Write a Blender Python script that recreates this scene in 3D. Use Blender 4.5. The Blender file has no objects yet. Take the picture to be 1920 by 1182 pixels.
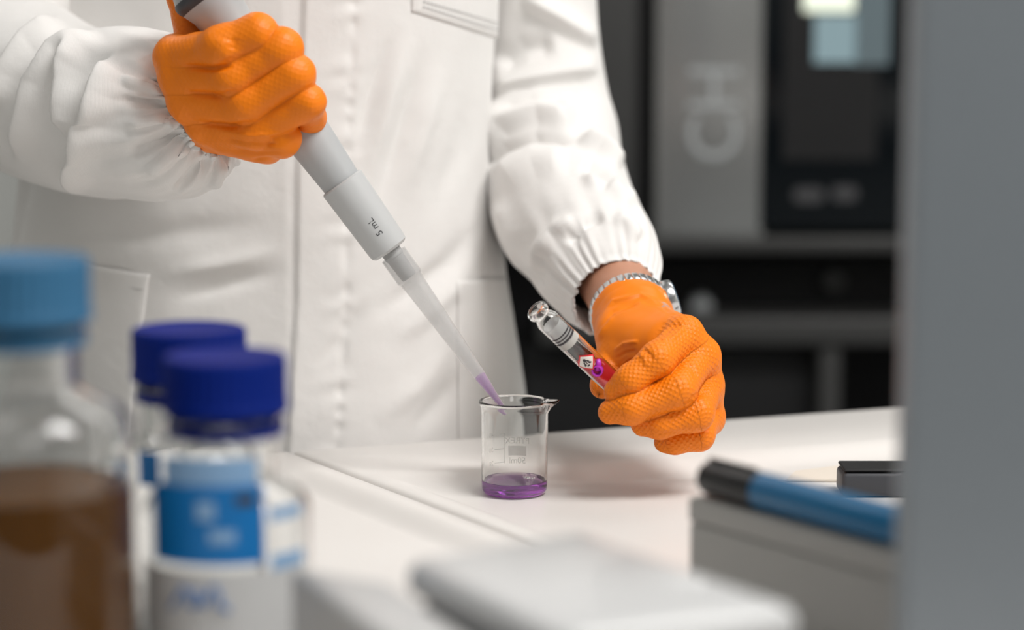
import bpy, math, random
import numpy as np
from mathutils import Vector, Matrix, noise

random.seed(7); rng = np.random.RandomState(7)
SC = bpy.context.scene
COL = SC.collection
R = math.radians

# ------------------------------------------------------------------ camera
F = 4000.0                      # focal length in pixels of the 1920 x 1182 frame
PITCH = math.atan(541.0 / F)    # looking slightly down
CAM = np.array([0.0, 0.0, 0.2817])
cp, sp = math.cos(PITCH), math.sin(PITCH)
FW = np.array([0, cp, -sp]); UP = np.array([0, sp, cp]); RT = np.array([1.0, 0, 0])
cd = bpy.data.cameras.new('camera'); cam = bpy.data.objects.new('camera', cd); COL.objects.link(cam)
cam.location = CAM; cam.rotation_euler = (math.pi / 2 - PITCH, 0, 0)
cd.sensor_width = 36; cd.lens = F / 1920 * 36
cd.clip_start = 0.02; cd.clip_end = 50
cd.dof.use_dof = True; cd.dof.focus_distance = 1.292; cd.dof.aperture_fstop = 3.0
SC.camera = cam

# ------------------------------------------------------------------ light
w = bpy.data.worlds.new('world'); SC.world = w; w.use_nodes = True
w.node_tree.nodes['Background'].inputs[0].default_value = (0.75, 0.85, 1, 1)
w.node_tree.nodes['Background'].inputs[1].default_value = 0.3
SC.view_settings.view_transform = 'Standard'; SC.view_settings.look = 'None'
SC.view_settings.gamma = 1; SC.view_settings.use_curve_mapping = False
SC.view_settings.exposure = 0.41
SC.cycles.transparent_max_bounces = 32
SC.cycles.max_bounces = 16; SC.cycles.transmission_bounces = 16
CEIL = 1.75
# ceiling panels: x, y, size x, size y, watts
PANELS = [(1.0, 0.55, 1.2, 0.6, 36), (0.95, 2.2, 1.2, 0.6, 5), (-0.9, 0.45, 1.2, 0.6, 1.2),
          (-0.9, 2.3, 1.2, 0.6, 6), (0.75, -1.2, 1.2, 0.6, 9), (-0.9, -1.2, 1.2, 0.6, 2)]
for i, (x, y, sx, sy, W) in enumerate(PANELS):
    ld = bpy.data.lights.new('ceiling_panel_light', 'AREA'); ld.shape = 'RECTANGLE'
    ld.size = sx; ld.size_y = sy; ld.energy = W; ld.color = (1.0, 0.975, 0.945)
    lo = bpy.data.objects.new('ceiling_panel_light', ld); COL.objects.link(lo)
    lo.location = (x, y, CEIL - 0.03)

# ------------------------------------------------------------------ helpers
def P(x, y, d):
    """world point seen at pixel x, y at distance d along the optical axis"""
    return CAM + d * (FW + RT * ((x - 960) / F) - UP * ((y - 591) / F))
def PZ(x, y, z):
    r = FW + RT * ((x - 960) / F) - UP * ((y - 591) / F)
    return CAM + r * ((z - CAM[2]) / r[2])
def PY(x, y, Y):
    r = FW + RT * ((x - 960) / F) - UP * ((y - 591) / F)
    return CAM + r * ((Y - CAM[1]) / r[1])
def project(V):
    q = V - CAM
    d = q @ FW
    return 960 + F * (q @ RT) / d, 591 - F * (q @ UP) / d, d

def mat(name, col, rough=0.5, metal=0.0, var=0.04, vscale=30, bump=0.0, bscale=400, spec=0.5, trans=0.0, ior=1.45, coat=0.0, sheen=0.0, sss=0.0):
    m = bpy.data.materials.new(name); m.use_nodes = True
    nt = m.node_tree; b = nt.nodes['Principled BSDF']
    b.inputs['Roughness'].default_value = rough; b.inputs['Metallic'].default_value = metal
    b.inputs['Specular IOR Level'].default_value = spec; b.inputs['IOR'].default_value = ior
    b.inputs['Transmission Weight'].default_value = trans
    b.inputs['Coat Weight'].default_value = coat; b.inputs['Sheen Weight'].default_value = sheen
    if sss: b.inputs['Subsurface Weight'].default_value = sss; b.inputs['Subsurface Scale'].default_value = 0.004
    tc = nt.nodes.new('ShaderNodeTexCoord')
    n = nt.nodes.new('ShaderNodeTexNoise'); n.inputs['Scale'].default_value = vscale; n.inputs['Detail'].default_value = 3
    nt.links.new(tc.outputs['Object'], n.inputs['Vector'])
    mx = nt.nodes.new('ShaderNodeMix'); mx.data_type = 'RGBA'
    mx.inputs[6].default_value = tuple(c * (1 - var) for c in col[:3]) + (1,)
    mx.inputs[7].default_value = tuple(min(1, c * (1 + var)) for c in col[:3]) + (1,)
    nt.links.new(n.outputs['Fac'], mx.inputs[0]); nt.links.new(mx.outputs[2], b.inputs['Base Color'])
    if bump:
        n2 = nt.nodes.new('ShaderNodeTexNoise'); n2.inputs['Scale'].default_value = bscale; n2.inputs['Detail'].default_value = 2
        nt.links.new(tc.outputs['Object'], n2.inputs['Vector'])
        bp = nt.nodes.new('ShaderNodeBump'); bp.inputs['Strength'].default_value = bump; bp.inputs['Distance'].default_value = 0.001
        nt.links.new(n2.outputs['Fac'], bp.inputs['Height']); nt.links.new(bp.outputs['Normal'], b.inputs['Normal'])
    return m

def thin_glass(name, tint=(0.97, 0.98, 0.98), gloss=0.9, blend=0.3, rough=0.02, body=None, bodyfac=0.0):
    """thin clear wall: see-through with Fresnel-weighted reflection, optional translucent body colour"""
    m = bpy.data.materials.new(name); m.use_nodes = True; nt = m.node_tree
    nt.nodes.clear()
    out = nt.nodes.new('ShaderNodeOutputMaterial')
    tr = nt.nodes.new('ShaderNodeBsdfTransparent')
    tc = nt.nodes.new('ShaderNodeTexCoord'); nz = nt.nodes.new('ShaderNodeTexNoise'); nz.inputs['Scale'].default_value = 60
    nt.links.new(tc.outputs['Object'], nz.inputs['Vector'])
    mc = nt.nodes.new('ShaderNodeMix'); mc.data_type = 'RGBA'
    mc.inputs[6].default_value = tuple(c * 0.985 for c in tint) + (1,); mc.inputs[7].default_value = tuple(tint) + (1,)
    nt.links.new(nz.outputs['Fac'], mc.inputs[0]); nt.links.new(mc.outputs[2], tr.inputs['Color'])
    gl = nt.nodes.new('ShaderNodeBsdfGlossy'); gl.inputs['Roughness'].default_value = rough; gl.inputs['Color'].default_value = (gloss, gloss, gloss, 1)
    fr = nt.nodes.new('ShaderNodeLayerWeight'); fr.inputs['Blend'].default_value = 0.5
    pw = nt.nodes.new('ShaderNodeMath'); pw.operation = 'POWER'; pw.inputs[1].default_value = 4.5
    ma = nt.nodes.new('ShaderNodeMath'); ma.operation = 'MULTIPLY_ADD'; ma.inputs[1].default_value = blend * 2.4; ma.inputs[2].default_value = 0.025
    mx = nt.nodes.new('ShaderNodeMixShader')
    nt.links.new(fr.outputs['Facing'], pw.inputs[0]); nt.links.new(pw.outputs[0], ma.inputs[0]); nt.links.new(ma.outputs[0], mx.inputs[0])
    src = tr
    if body:
        df = nt.nodes.new('ShaderNodeBsdfDiffuse'); df.inputs['Color'].default_value = (*body, 1)
        tl = nt.nodes.new('ShaderNodeBsdfTranslucent'); tl.inputs['Color'].default_value = (*body, 1)
        dd = nt.nodes.new('ShaderNodeMixShader'); dd.inputs[0].default_value = 0.5
        nt.links.new(df.outputs[0], dd.inputs[1]); nt.links.new(tl.outputs[0], dd.inputs[2])
        m2 = nt.nodes.new('ShaderNodeMixShader'); m2.inputs[0].default_value = bodyfac
        nt.links.new(tr.outputs[0], m2.inputs[1]); nt.links.new(dd.outputs[0], m2.inputs[2]); src = m2
    nt.links.new(src.outputs[0], mx.inputs[1]); nt.links.new(gl.outputs[0], mx.inputs[2])
    nt.links.new(mx.outputs[0], out.inputs['Surface'])
    return m

ORG = {}
def link(o, parent=None, origin=None):
    COL.objects.link(o)
    if parent is not None: o.parent = parent
    return o
def tag(o, label=None, cat=None, group=None, kind=None):
    if label: o['label'] = label
    if cat: o['category'] = cat
    if group: o['group'] = group
    if kind: o['kind'] = kind
    return o
def root_org(p):
    return ORG.get(p.name, np.zeros(3)) if p is not None else None
def thing(name, loc, label, cat, group=None, kind=None):
    o = bpy.data.objects.new(name, None); COL.objects.link(o); o.location = loc; o.empty_display_size = 0.02
    ORG[o.name] = np.array(loc, float)
    return tag(o, label, cat, group, kind)
def mk(name, V, faces, material, parent=None, origin=None, smooth=True, attrs=None, auto=None):
    """one mesh object from world-space vertices"""
    V = np.asarray(V, float)
    if parent is not None: org = ORG[parent.name]
    else: org = np.array(origin if origin is not None else (0, 0, 0), float)
    me = bpy.data.meshes.new(name)
    if isinstance(faces, np.ndarray):
        nf, k = faces.shape
        me.vertices.add(len(V)); me.vertices.foreach_set('co', (V - org).astype(np.float32).ravel())
        me.loops.add(nf * k); me.loops.foreach_set('vertex_index', faces.astype(np.int32).ravel())
        me.polygons.add(nf); me.polygons.foreach_set('loop_start', np.arange(0, nf * k, k, dtype=np.int32))
        me.update(calc_edges=True)
    else:
        me.from_pydata([tuple(v) for v in (V - org)], [], [tuple(f) for f in faces])
    me.validate(); me.update()
    if smooth:
        me.polygons.foreach_set('use_smooth', [True] * len(me.polygons))
        if auto is not None: me.set_sharp_from_angle(angle=R(auto))
    if attrs:
        for an, arr in attrs.items():
            a = me.attributes.new(an, 'FLOAT', 'POINT'); a.data.foreach_set('value', np.asarray(arr, np.float32))
    if material is not None: me.materials.append(material)
    o = bpy.data.objects.new(name, me)
    COL.objects.link(o)
    if parent is not None: o.parent = parent
    else: o.location = org
    ORG[o.name] = org
    return o
def bevel(o, wdt, seg=3):
    m = o.modifiers.new('bevel', 'BEVEL'); m.width = wdt; m.segments = seg; m.limit_method = 'ANGLE'; m.angle_limit = R(40)
    return o

def box_geo(c, s, rot=None):
    c = np.array(c, float); s = np.array(s, float) / 2
    v = np.array([[x, y, z] for x in (-1, 1) for y in (-1, 1) for z in (-1, 1)], float) * s
    if rot is not None: v = v @ np.array(rot).T
    f = [(0, 1, 3, 2), (4, 6, 7, 5), (0, 4, 5, 1), (2, 3, 7, 6), (0, 2, 6, 4), (1, 5, 7, 3)]
    return v + c, f
def box(name, c, s, material, parent=None, bev=0.0, rot=None, origin=None, seg=3):
    v, f = box_geo(c, s, rot)
    o = mk(name, v, f, material, parent, origin if origin is not None else (c[0], c[1], c[2] - s[2] / 2), smooth=bev > 0)
    if bev: bevel(o, bev, seg)
    return o
def prism(name, foot, z0, z1, material, parent=None, bev=0.0, origin=None, seg=4):
    n = len(foot); a = sum((foot[i][0] * foot[(i + 1) % n][1] - foot[(i + 1) % n][0] * foot[i][1]) for i in range(n))
    if a < 0: foot = foot[::-1]
    V = [(x, y, z0) for x, y in foot] + [(x, y, z1) for x, y in foot]
    f = [tuple(range(n))[::-1], tuple(range(n, 2 * n))] + [(i, (i + 1) % n, n + (i + 1) % n, n + i) for i in range(n)]
    o = mk(name, V, f, material, parent, origin, smooth=bev > 0)
    if bev: bevel(o, bev, seg)
    return o
def frame(axis):
    a = np.array(axis, float); a /= np.linalg.norm(a)
    t = np.array([0, 0, 1.0]) if abs(a[2]) < 0.9 else np.array([1.0, 0, 0])
    x = np.cross(t, a); x /= np.linalg.norm(x); y = np.cross(a, x)
    return x, y, a
def lathe_geo(prof, base, axis=(0, 0, 1), seg=64, cap=True, xdir=None):
    x, y, a = frame(axis)
    if xdir is not None:
        x = np.array(xdir, float); x -= a * (x @ a); x /= np.linalg.norm(x); y = np.cross(a, x)
    base = np.array(base, float); V = []; Fc = []
    for r, h in prof:
        for i in range(seg):
            t = 2 * math.pi * i / seg
            V.append(base + a * h + r * (math.cos(t) * x + math.sin(t) * y))
    n = len(prof)
    for j in range(n - 1):
        for i in range(seg):
            k = (i + 1) % seg
            Fc.append((j * seg + i, j * seg + k, (j + 1) * seg + k, (j + 1) * seg + i))
    if cap:
        if prof[0][0] > 1e-6: Fc.append(tuple(range(seg))[::-1])
        if prof[-1][0] > 1e-6: Fc.append(tuple(range((n - 1) * seg, n * seg)))
    return np.array(V), Fc
def lathe(name, prof, base, material, parent=None, axis=(0, 0, 1), seg=64, cap=True, origin=None, auto=35, xdir=None):
    V, f = lathe_geo(prof, base, axis, seg, cap, xdir)
    return mk(name, V, f, material, parent, origin if origin is not None else base, auto=auto)
def tube_geo(pts, rad, seg=12, cap=True):
    pts = [np.array(p, float) for p in pts]; n = len(pts); V = []; Fc = []
    t0 = pts[1] - pts[0]; x, y, a = frame(t0)
    for j in range(n):
        t = pts[min(j + 1, n - 1)] - pts[max(j - 1, 0)]; t /= np.linalg.norm(t)
        x = x - t * (x @ t); x /= np.linalg.norm(x); y = np.cross(t, x)
        r = rad[j] if hasattr(rad, '__len__') else rad
        for i in range(seg):
            q = 2 * math.pi * i / seg
            V.append(pts[j] + r * (math.cos(q) * x + math.sin(q) * y))
    for j in range(n - 1):
        for i in range(seg):
            k = (i + 1) % seg
            Fc.append((j * seg + i, j * seg + k, (j + 1) * seg + k, (j + 1) * seg + i))
    if cap: Fc.append(tuple(range(seg))[::-1]); Fc.append(tuple(range((n - 1) * seg, n * seg)))
    return np.array(V), Fc
def join_geo(parts):
    V = []; Fc = []; o = 0
    for v, f in parts:
        V.append(np.asarray(v)); Fc += [tuple(i + o for i in q) for q in f]; o += len(v)
    return np.concatenate(V), Fc
def text_geo(s, size, align='CENTER'):
    cu = bpy.data.curves.new('t', 'FONT'); cu.body = s; cu.size = size; cu.align_x = align; cu.align_y = 'CENTER'; cu.resolution_u = 3
    o = bpy.data.objects.new('t', cu); COL.objects.link(o)
    dg = bpy.context.evaluated_depsgraph_get(); me = o.evaluated_get(dg).to_mesh()
    V = np.array([tuple(v.co) for v in me.vertices]); Fc = [tuple(p.vertices) for p in me.polygons]
    o.evaluated_get(dg).to_mesh_clear(); bpy.data.objects.remove(o); bpy.data.curves.remove(cu)
    return V, Fc

# smooth interpolation of control points
def catmull(pts, step):
    pts = np.array(pts, float); n = len(pts)
    ext = np.vstack([2 * pts[0] - pts[1], pts, 2 * pts[-1] - pts[-2]])
    out = []
    for i in range(n - 1):
        p0, p1, p2, p3 = ext[i], ext[i + 1], ext[i + 2], ext[i + 3]
        L = np.linalg.norm((p2 - p1)[:3]); m = max(2, int(L / step))
        for k in range(m):
            t = k / m
            out.append(0.5 * ((2 * p1) + (-p0 + p2) * t + (2 * p0 - 5 * p1 + 4 * p2 - p3) * t * t + (-p0 + 3 * p1 - 3 * p2 + p3) * t ** 3))
    out.append(pts[-1]); return np.array(out)

def vnormals(V, Fq):
    N = np.zeros_like(V)
    a, b, c, d = (V[Fq[:, i]] for i in range(4))
    fn = np.cross(c - a, d - b)
    for i in range(4): np.add.at(N, Fq[:, i], fn)
    N /= (np.linalg.norm(N, axis=1, keepdims=True) + 1e-12)
    return N
def vnoise(V, scale, octv=2, seed=0.0):
    return np.array([noise.fractal(Vector((v[0] * scale + seed, v[1] * scale, v[2] * scale)), 1.0, 2.0, octv) for v in V])

def strokes(V, Fq, SL, front=True, gain=1.0, taper=0.22):
    """sculpting: push the cloth out along creases and folds. Each stroke: (points seen at x,y), width, height mm, far-side width, taper"""
    N = vnormals(V, Fq); X, Y, D = project(V)
    view = V - CAM; view /= np.linalg.norm(view, axis=1, keepdims=True)
    fac = np.clip(-(N * view).sum(1) * 3 + 0.15, 0, 1) if front else np.ones(len(V))
    disp = np.zeros(len(V))
    for s in SL:
        pts, wl, h = s[0], s[1], s[2]; wr = s[3] if len(s) > 3 and s[3] else wl
        pts = np.array(pts, float)
        best = np.full(len(V), 1e9); bs = np.zeros(len(V)); bt = np.zeros(len(V))
        Ls = np.linalg.norm(np.diff(pts, axis=0), axis=1); tot = Ls.sum(); acc = 0
        x0, y0 = pts.min(0) - 3.2 * max(wl, wr); x1, y1 = pts.max(0) + 3.2 * max(wl, wr)
        idx = np.where((X > x0) & (X < x1) & (Y > y0) & (Y < y1))[0]
        if len(idx) == 0: continue
        best = np.full(len(idx), 1e9); bs = np.zeros(len(idx)); bt = np.zeros(len(idx))
        for i in range(len(pts) - 1):
            a, b = pts[i], pts[i + 1]; ab = b - a; L2 = ab @ ab
            qx = X[idx] - a[0]; qy = Y[idx] - a[1]
            t = np.clip((qx * ab[0] + qy * ab[1]) / L2, 0, 1)
            dx = qx - t * ab[0]; dy = qy - t * ab[1]; dd = np.hypot(dx, dy)
            side = np.sign(ab[0] * qy - ab[1] * qx)      # + : right of travel on screen
            m = dd < best
            best[m] = dd[m]; bs[m] = side[m]; bt[m] = (acc + t[m] * Ls[i]) / tot
            acc += Ls[i]
        ww = np.where(bs >= 0, wr, wl)
        prof = np.exp(-(best / ww) ** 2)
        tap = np.clip(np.minimum(bt, 1 - bt) / taper, 0, 1); tap = tap * tap * (3 - 2 * tap)
        tp = s[4] if len(s) > 4 else 1
        tap = 1 - tp * (1 - tap)
        disp[idx] += prof * tap * h * 0.001 * gain
    return V + N * (disp * fac)[:, None]

# ---- signed distance modelling (continuous bodies and gloves)
def sdf_seg(Q, a, b, ra, rb):
    ba = b - a; L2 = max(ba @ ba, 1e-12)
    q = Q - a; t = np.clip((q @ ba) / L2, 0, 1)
    return np.sqrt(((q - t[..., None] * ba) ** 2).sum(-1)) - (ra + (rb - ra) * t), t
def smin(a, b, k):
    h = np.maximum(k - np.abs(a - b), 0) / k
    return np.minimum(a, b) - h * h * k * 0.25
class Field:
    def __init__(s, lo, hi, h):
        s.h = h; s.lo = np.array(lo, float); s.n = np.ceil((np.array(hi) - s.lo) / h).astype(int) + 1
        s.D = np.full(s.n, 0.05, np.float32)
        s.ax = [s.lo[i] + h * np.arange(s.n[i]) for i in range(3)]
    def sub(s, lo, hi):
        i0 = np.clip(np.floor((np.array(lo) - s.lo) / s.h).astype(int), 0, s.n - 1)
        i1 = np.clip(np.ceil((np.array(hi) - s.lo) / s.h).astype(int) + 1, 1, s.n)
        sl = tuple(slice(a, b) for a, b in zip(i0, i1))
        g = np.stack(np.meshgrid(*[s.ax[i][sl[i]] for i in range(3)], indexing='ij'), -1)
        return sl, g
    def seg(s, a, b, ra, rb, k):
        a = np.array(a, float); b = np.array(b, float); m = max(ra, rb) + k + 3 * s.h
        sl, g = s.sub(np.minimum(a, b) - m, np.maximum(a, b) + m)
        d, _ = sdf_seg(g, a, b, ra, rb); s.D[sl] = smin(s.D[sl], d, k)
    def ell(s, c, r, k, rot=None):
        c = np.array(c, float); r = np.array(r, float); m = r.max() + k + 3 * s.h
        sl, g = s.sub(c - m, c + m); q = g - c
        if rot is not None: q = q @ np.array(rot)
        k0 = np.sqrt(((q / r) ** 2).sum(-1)); k1 = np.sqrt(((q / (r * r)) ** 2).sum(-1)) + 1e-9
        d = k0 * (k0 - 1) / k1; s.D[sl] = smin(s.D[sl], d, k)
    def chain(s, pts, rads, kin, kroot, ktip):
        pts = [np.array(p, float) for p in pts]; m = max(rads) + kroot + 3 * s.h
        sl, g = s.sub(np.min(pts, 0) - m, np.max(pts, 0) + m)
        C = None; par = None
        for i in range(len(pts) - 1):
            d, t = sdf_seg(g, pts[i], pts[i + 1], rads[i], rads[i + 1])
            if C is None: C = d; par = t + i
            else:
                par = np.where(d < C, t + i, par); C = smin(C, d, kin)
        kk = np.clip(1 - (par - 0.35) / 0.6, 0, 1); kk = ktip + (kroot - ktip) * kk
        h = np.maximum(kk - np.abs(s.D[sl] - C), 0) / kk
        s.D[sl] = np.minimum(s.D[sl], C) - h * h * kk * 0.25
    def cut(s, p, n):
        n = np.array(n, float); n /= np.linalg.norm(n)
        g = np.stack(np.meshgrid(*s.ax, indexing='ij'), -1)
        s.D = np.maximum(s.D, ((g - np.array(p)) @ n).astype(np.float32))
    def mesh(s):
        D = s.D; S = D < 0; nx, ny, nz = D.shape
        c8 = [(i, j, k) for i in (0, 1) for j in (0, 1) for k in (0, 1)]
        cnt = sum(S[i:nx - 1 + i, j:ny - 1 + j, k:nz - 1 + k].astype(np.int8) for i, j, k in c8)
        act = (cnt > 0) & (cnt < 8); ac = np.argwhere(act)
        ids = np.full(act.shape, -1, np.int64); ids[act] = np.arange(len(ac))
        acc = np.zeros((len(ac), 3)); num = np.zeros(len(ac))
        for c0 in c8:
            for ax in range(3):
                if c0[ax]: continue
                c1 = list(c0); c1[ax] = 1
                d0 = D[ac[:, 0] + c0[0], ac[:, 1] + c0[1], ac[:, 2] + c0[2]]; d1 = D[ac[:, 0] + c1[0], ac[:, 1] + c1[1], ac[:, 2] + c1[2]]
                cr = (d0 < 0) != (d1 < 0); t = np.where(cr, d0 / np.where(cr, d0 - d1, 1), 0)
                p = np.tile(np.array(c0, float), (len(ac), 1)); p[:, ax] += t
                acc[cr] += p[cr]; num[cr] += 1
        V = s.lo + s.h * (ac + acc / num[:, None])
        Fq = []
        for ax in range(3):
            o = [(1, 2), (2, 0), (0, 1)][ax]
            A = np.take(S, range(0, S.shape[ax] - 1), axis=ax); B = np.take(S, range(1, S.shape[ax]), axis=ax)
            e = np.argwhere(A != B)
            e = e[(e[:, o[0]] > 0) & (e[:, o[1]] > 0) & (e[:, o[0]] < S.shape[o[0]] - 1) & (e[:, o[1]] < S.shape[o[1]] - 1)]
            if len(e) == 0: continue
            inside = S[e[:, 0], e[:, 1], e[:, 2]]
            def cid(a, b):
                q = e.copy(); q[:, o[0]] -= a; q[:, o[1]] -= b; return ids[q[:, 0], q[:, 1], q[:, 2]]
            q = np.stack([cid(1, 1), cid(0, 1), cid(0, 0), cid(1, 0)], 1)
            q[~inside] = q[~inside][:, ::-1]
            Fq.append(q)
        Fq = np.concatenate(Fq); return V, Fq[(Fq >= 0).all(1)]

# ------------------------------------------------------------------ materials
M = {}
M['wall'] = mat('wall_paint', (0.62, 0.63, 0.61), 0.8, var=0.02, bump=0.05)
M['ceiling'] = mat('ceiling_tile', (0.78, 0.78, 0.77), 0.9, var=0.02)
M['floor'] = mat('floor_vinyl', (0.34, 0.35, 0.35), 0.45, var=0.12, vscale=8)
M['lampframe'] = mat('lamp_frame', (0.7, 0.7, 0.7), 0.4)
M['bench'] = mat('bench_laminate', (0.76, 0.735, 0.71), 0.32, var=0.012, vscale=6, spec=0.5)
M['benchleg'] = mat('bench_steel', (0.5, 0.5, 0.5), 0.4, 0.6)
M['dark'] = mat('dark_gap', (0.05, 0.05, 0.05), 0.8)
def cloth_mat(name, col):
    m = mat(name, col, 0.92, var=0.02, vscale=25, spec=0.15, sheen=0.15)
    nt = m.node_tree; b = nt.nodes['Principled BSDF']
    tc = nt.nodes.new('ShaderNodeTexCoord'); bp = nt.nodes.new('ShaderNodeBump')
    bp.inputs['Strength'].default_value = 0.35; bp.inputs['Distance'].default_value = 0.0012
    n1 = nt.nodes.new('ShaderNodeTexNoise'); n1.inputs['Scale'].default_value = 130; n1.inputs['Detail'].default_value = 4
    wv = nt.nodes.new('ShaderNodeTexWave'); wv.inputs['Scale'].default_value = 420; wv.inputs['Distortion'].default_value = 1.5
    ad = nt.nodes.new('ShaderNodeMath'); ad.operation = 'MULTIPLY_ADD'; ad.inputs[1].default_value = 0.08
    nt.links.new(tc.outputs['Object'], n1.inputs['Vector']); nt.links.new(tc.outputs['Object'], wv.inputs['Vector'])
    nt.links.new(wv.outputs['Fac'], ad.inputs[0]); nt.links.new(n1.outputs['Fac'], ad.inputs[2])
    nt.links.new(ad.outputs[0], bp.inputs['Height']); nt.links.new(bp.outputs['Normal'], b.inputs['Normal'])
    return m
M['coat'] = cloth_mat('white_cotton', (0.80, 0.785, 0.77))
M['thread'] = mat('stitch_thread', (0.42, 0.42, 0.42), 0.9)
M['skin'] = mat('skin', (0.50, 0.245, 0.155), 0.5, var=0.10, vscale=60, bump=0.15, bscale=900, sss=0.15)
M['trouser'] = mat('dark_trouser_cloth', (0.03, 0.035, 0.05), 0.9)
M['shoe'] = mat('black_shoe_leather', (0.02, 0.02, 0.02), 0.4)
M['hair'] = mat('dark_hair', (0.03, 0.02, 0.015), 0.5, bump=0.5, bscale=300)
def glove_mat(name, amp):
    m = mat(name, (0.90, 0.215, 0.002), 0.45, var=0.03, vscale=40, spec=0.4)
    nt = m.node_tree; b = nt.nodes['Principled BSDF']; L = nt.links
    au = nt.nodes.new('ShaderNodeAttribute'); au.attribute_name = 'grip_u'
    av = nt.nodes.new('ShaderNodeAttribute'); av.attribute_name = 'grip_v'
    aw = nt.nodes.new('ShaderNodeAttribute'); aw.attribute_name = 'grip_w'
    def mth(op, a, bb=None):
        n = nt.nodes.new('ShaderNodeMath'); n.operation = op
        for i, q in enumerate((a, bb)):
            if q is None: continue
            if isinstance(q, (int, float)): n.inputs[i].default_value = q
            else: L.new(q, n.inputs[i])
        return n.outputs[0]
    k = 2 * math.pi / 0.0037
    s1 = mth('SINE', mth('MULTIPLY', au.outputs['Fac'], k))
    s2 = mth('SINE', mth('MULTIPLY', av.outputs['Fac'], k))
    h = mth('MULTIPLY', mth('MAXIMUM', mth('MULTIPLY', s1, s2), -0.25), aw.outputs['Fac'])
    bp = nt.nodes.new('ShaderNodeBump'); bp.inputs['Strength'].default_value = 1.0; bp.inputs['Distance'].default_value = amp
    L.new(h, bp.inputs['Height']); L.new(bp.outputs['Normal'], b.inputs['Normal'])
    return m
M['glove'] = glove_mat('orange_nitrile_textured', 0.00036)
M['glove_soft'] = glove_mat('orange_nitrile_fine', 0.00010)
M['steel'] = mat('brushed_steel', (0.62, 0.63, 0.64), 0.22, 1.0)
M['watchglass'] = mat('watch_crystal', (0.10, 0.16, 0.22), 0.05, 0.3, coat=1.0)
M['pip'] = mat('grey_pipette_plastic', (0.52, 0.53, 0.535), 0.4, var=0.015)
M['pip2'] = mat('grey_pipette_grip', (0.44, 0.455, 0.465), 0.42, var=0.02)
M['nozzle'] = mat('grey_nozzle_plastic', (0.40, 0.40, 0.40), 0.4)
M['ink'] = mat('dark_print', (0.06, 0.06, 0.065), 0.7)
M['tip'] = thin_glass('clear_tip_plastic', (0.93, 0.93, 0.93), 0.9, 0.25, 0.12, body=(0.92, 0.92, 0.92), bodyfac=0.22)
M['tipliq'] = thin_glass('lilac_liquid', (0.85, 0.66, 0.90), 0.8, 0.15, 0.02, body=(0.70, 0.42, 0.82), bodyfac=0.40)
def solid_glass(name, col, ior, absorb=None, dens=0, rough=0.0):
    m = mat(name, col, rough, var=0.004, trans=1.0, ior=ior); nt = m.node_tree
    if absorb:
        va_ = nt.nodes.new('ShaderNodeVolumeAbsorption'); va_.inputs['Color'].default_value = (*absorb, 1); va_.inputs['Density'].default_value = dens
        nt.links.new(va_.outputs[0], nt.nodes['Material Output'].inputs['Volume'])
    return m
M['glass'] = solid_glass('beaker_glass', (0.99, 0.995, 0.99), 1.47)
M['bglass'] = solid_glass('bottle_glass', (0.97, 0.98, 0.98), 1.47)
M['purple'] = solid_glass('purple_liquid', (0.99, 0.96, 1.0), 1.33, (0.80, 0.02, 0.95), 62)
M['frost'] = thin_glass('white_enamel_print', (0.9, 0.9, 0.9), 0.3, 0.05, 0.5, body=(0.62, 0.61, 0.60), bodyfac=0.6)
M['stopper'] = thin_glass('frosted_white_plastic', (0.9, 0.9, 0.9), 0.5, 0.1, 0.2, body=(0.9, 0.9, 0.9), bodyfac=0.85)
M['black'] = mat('black_rubber', (0.03, 0.02, 0.03), 0.5)
M['redliq'] = thin_glass('red_liquid', (0.95, 0.12, 0.16), 0.8, 0.12, body=(0.90, 0.06, 0.10), bodyfac=0.6)
M['magenta'] = mat('magenta_plastic', (0.50, 0.04, 0.52), 0.3)
M['signred'] = mat('hazard_red', (0.75, 0.03, 0.04), 0.5)
M['signwhite'] = mat('label_white', (0.85, 0.84, 0.80), 0.5)
M['capblue'] = mat('blue_cap_plastic', (0.0, 0.014, 0.185), 0.55, var=0.03, spec=0.15)
M['caplight'] = mat('light_blue_cap_plastic', (0.032, 0.13, 0.25), 0.5, var=0.03, spec=0.3)
M['brown'] = mat('brown_liquid', (0.15, 0.062, 0.012), 0.4, spec=0.15, var=0.10, vscale=18)
M['labelblue'] = mat('blue_label_print', (0.0, 0.17, 0.50), 0.5, var=0.05, vscale=60)
M['labelpale'] = mat('pale_blue_print', (0.25, 0.43, 0.68), 0.5, var=0.08, vscale=80)
M['labelwhite'] = mat('white_label_paper', (0.58, 0.585, 0.59), 0.6)
M['inkblue'] = mat('blue_pen_ink', (0.06, 0.17, 0.42), 0.6)
M['device'] = mat('light_grey_device_enamel', (0.50, 0.505, 0.51), 0.3, var=0.01, coat=0.2)
M['device2'] = mat('grey_device_enamel', (0.46, 0.46, 0.46), 0.4, var=0.01)
M['device_side'] = mat('grey_device_side', (0.22, 0.22, 0.22), 0.5)
M['boxgrey'] = mat('warm_grey_plastic', (0.40, 0.395, 0.38), 0.5, var=0.02)
M['panel'] = mat('blue_grey_painted_metal', (0.255, 0.285, 0.315), 0.45, var=0.015)
M['penblue'] = mat('blue_pen_plastic', (0.0, 0.13, 0.30), 0.28, var=0.03)
M['penblack'] = mat('black_pen_cap', (0.012, 0.012, 0.013), 0.35)
M['charcoal'] = mat('charcoal_plastic', (0.05, 0.052, 0.06), 0.5)
M['cream'] = mat('cream_card', (0.72, 0.66, 0.58), 0.7)
M['m_dark'] = mat('instrument_charcoal', (0.016, 0.016, 0.017), 0.5, var=0.05, spec=0.25)
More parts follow.
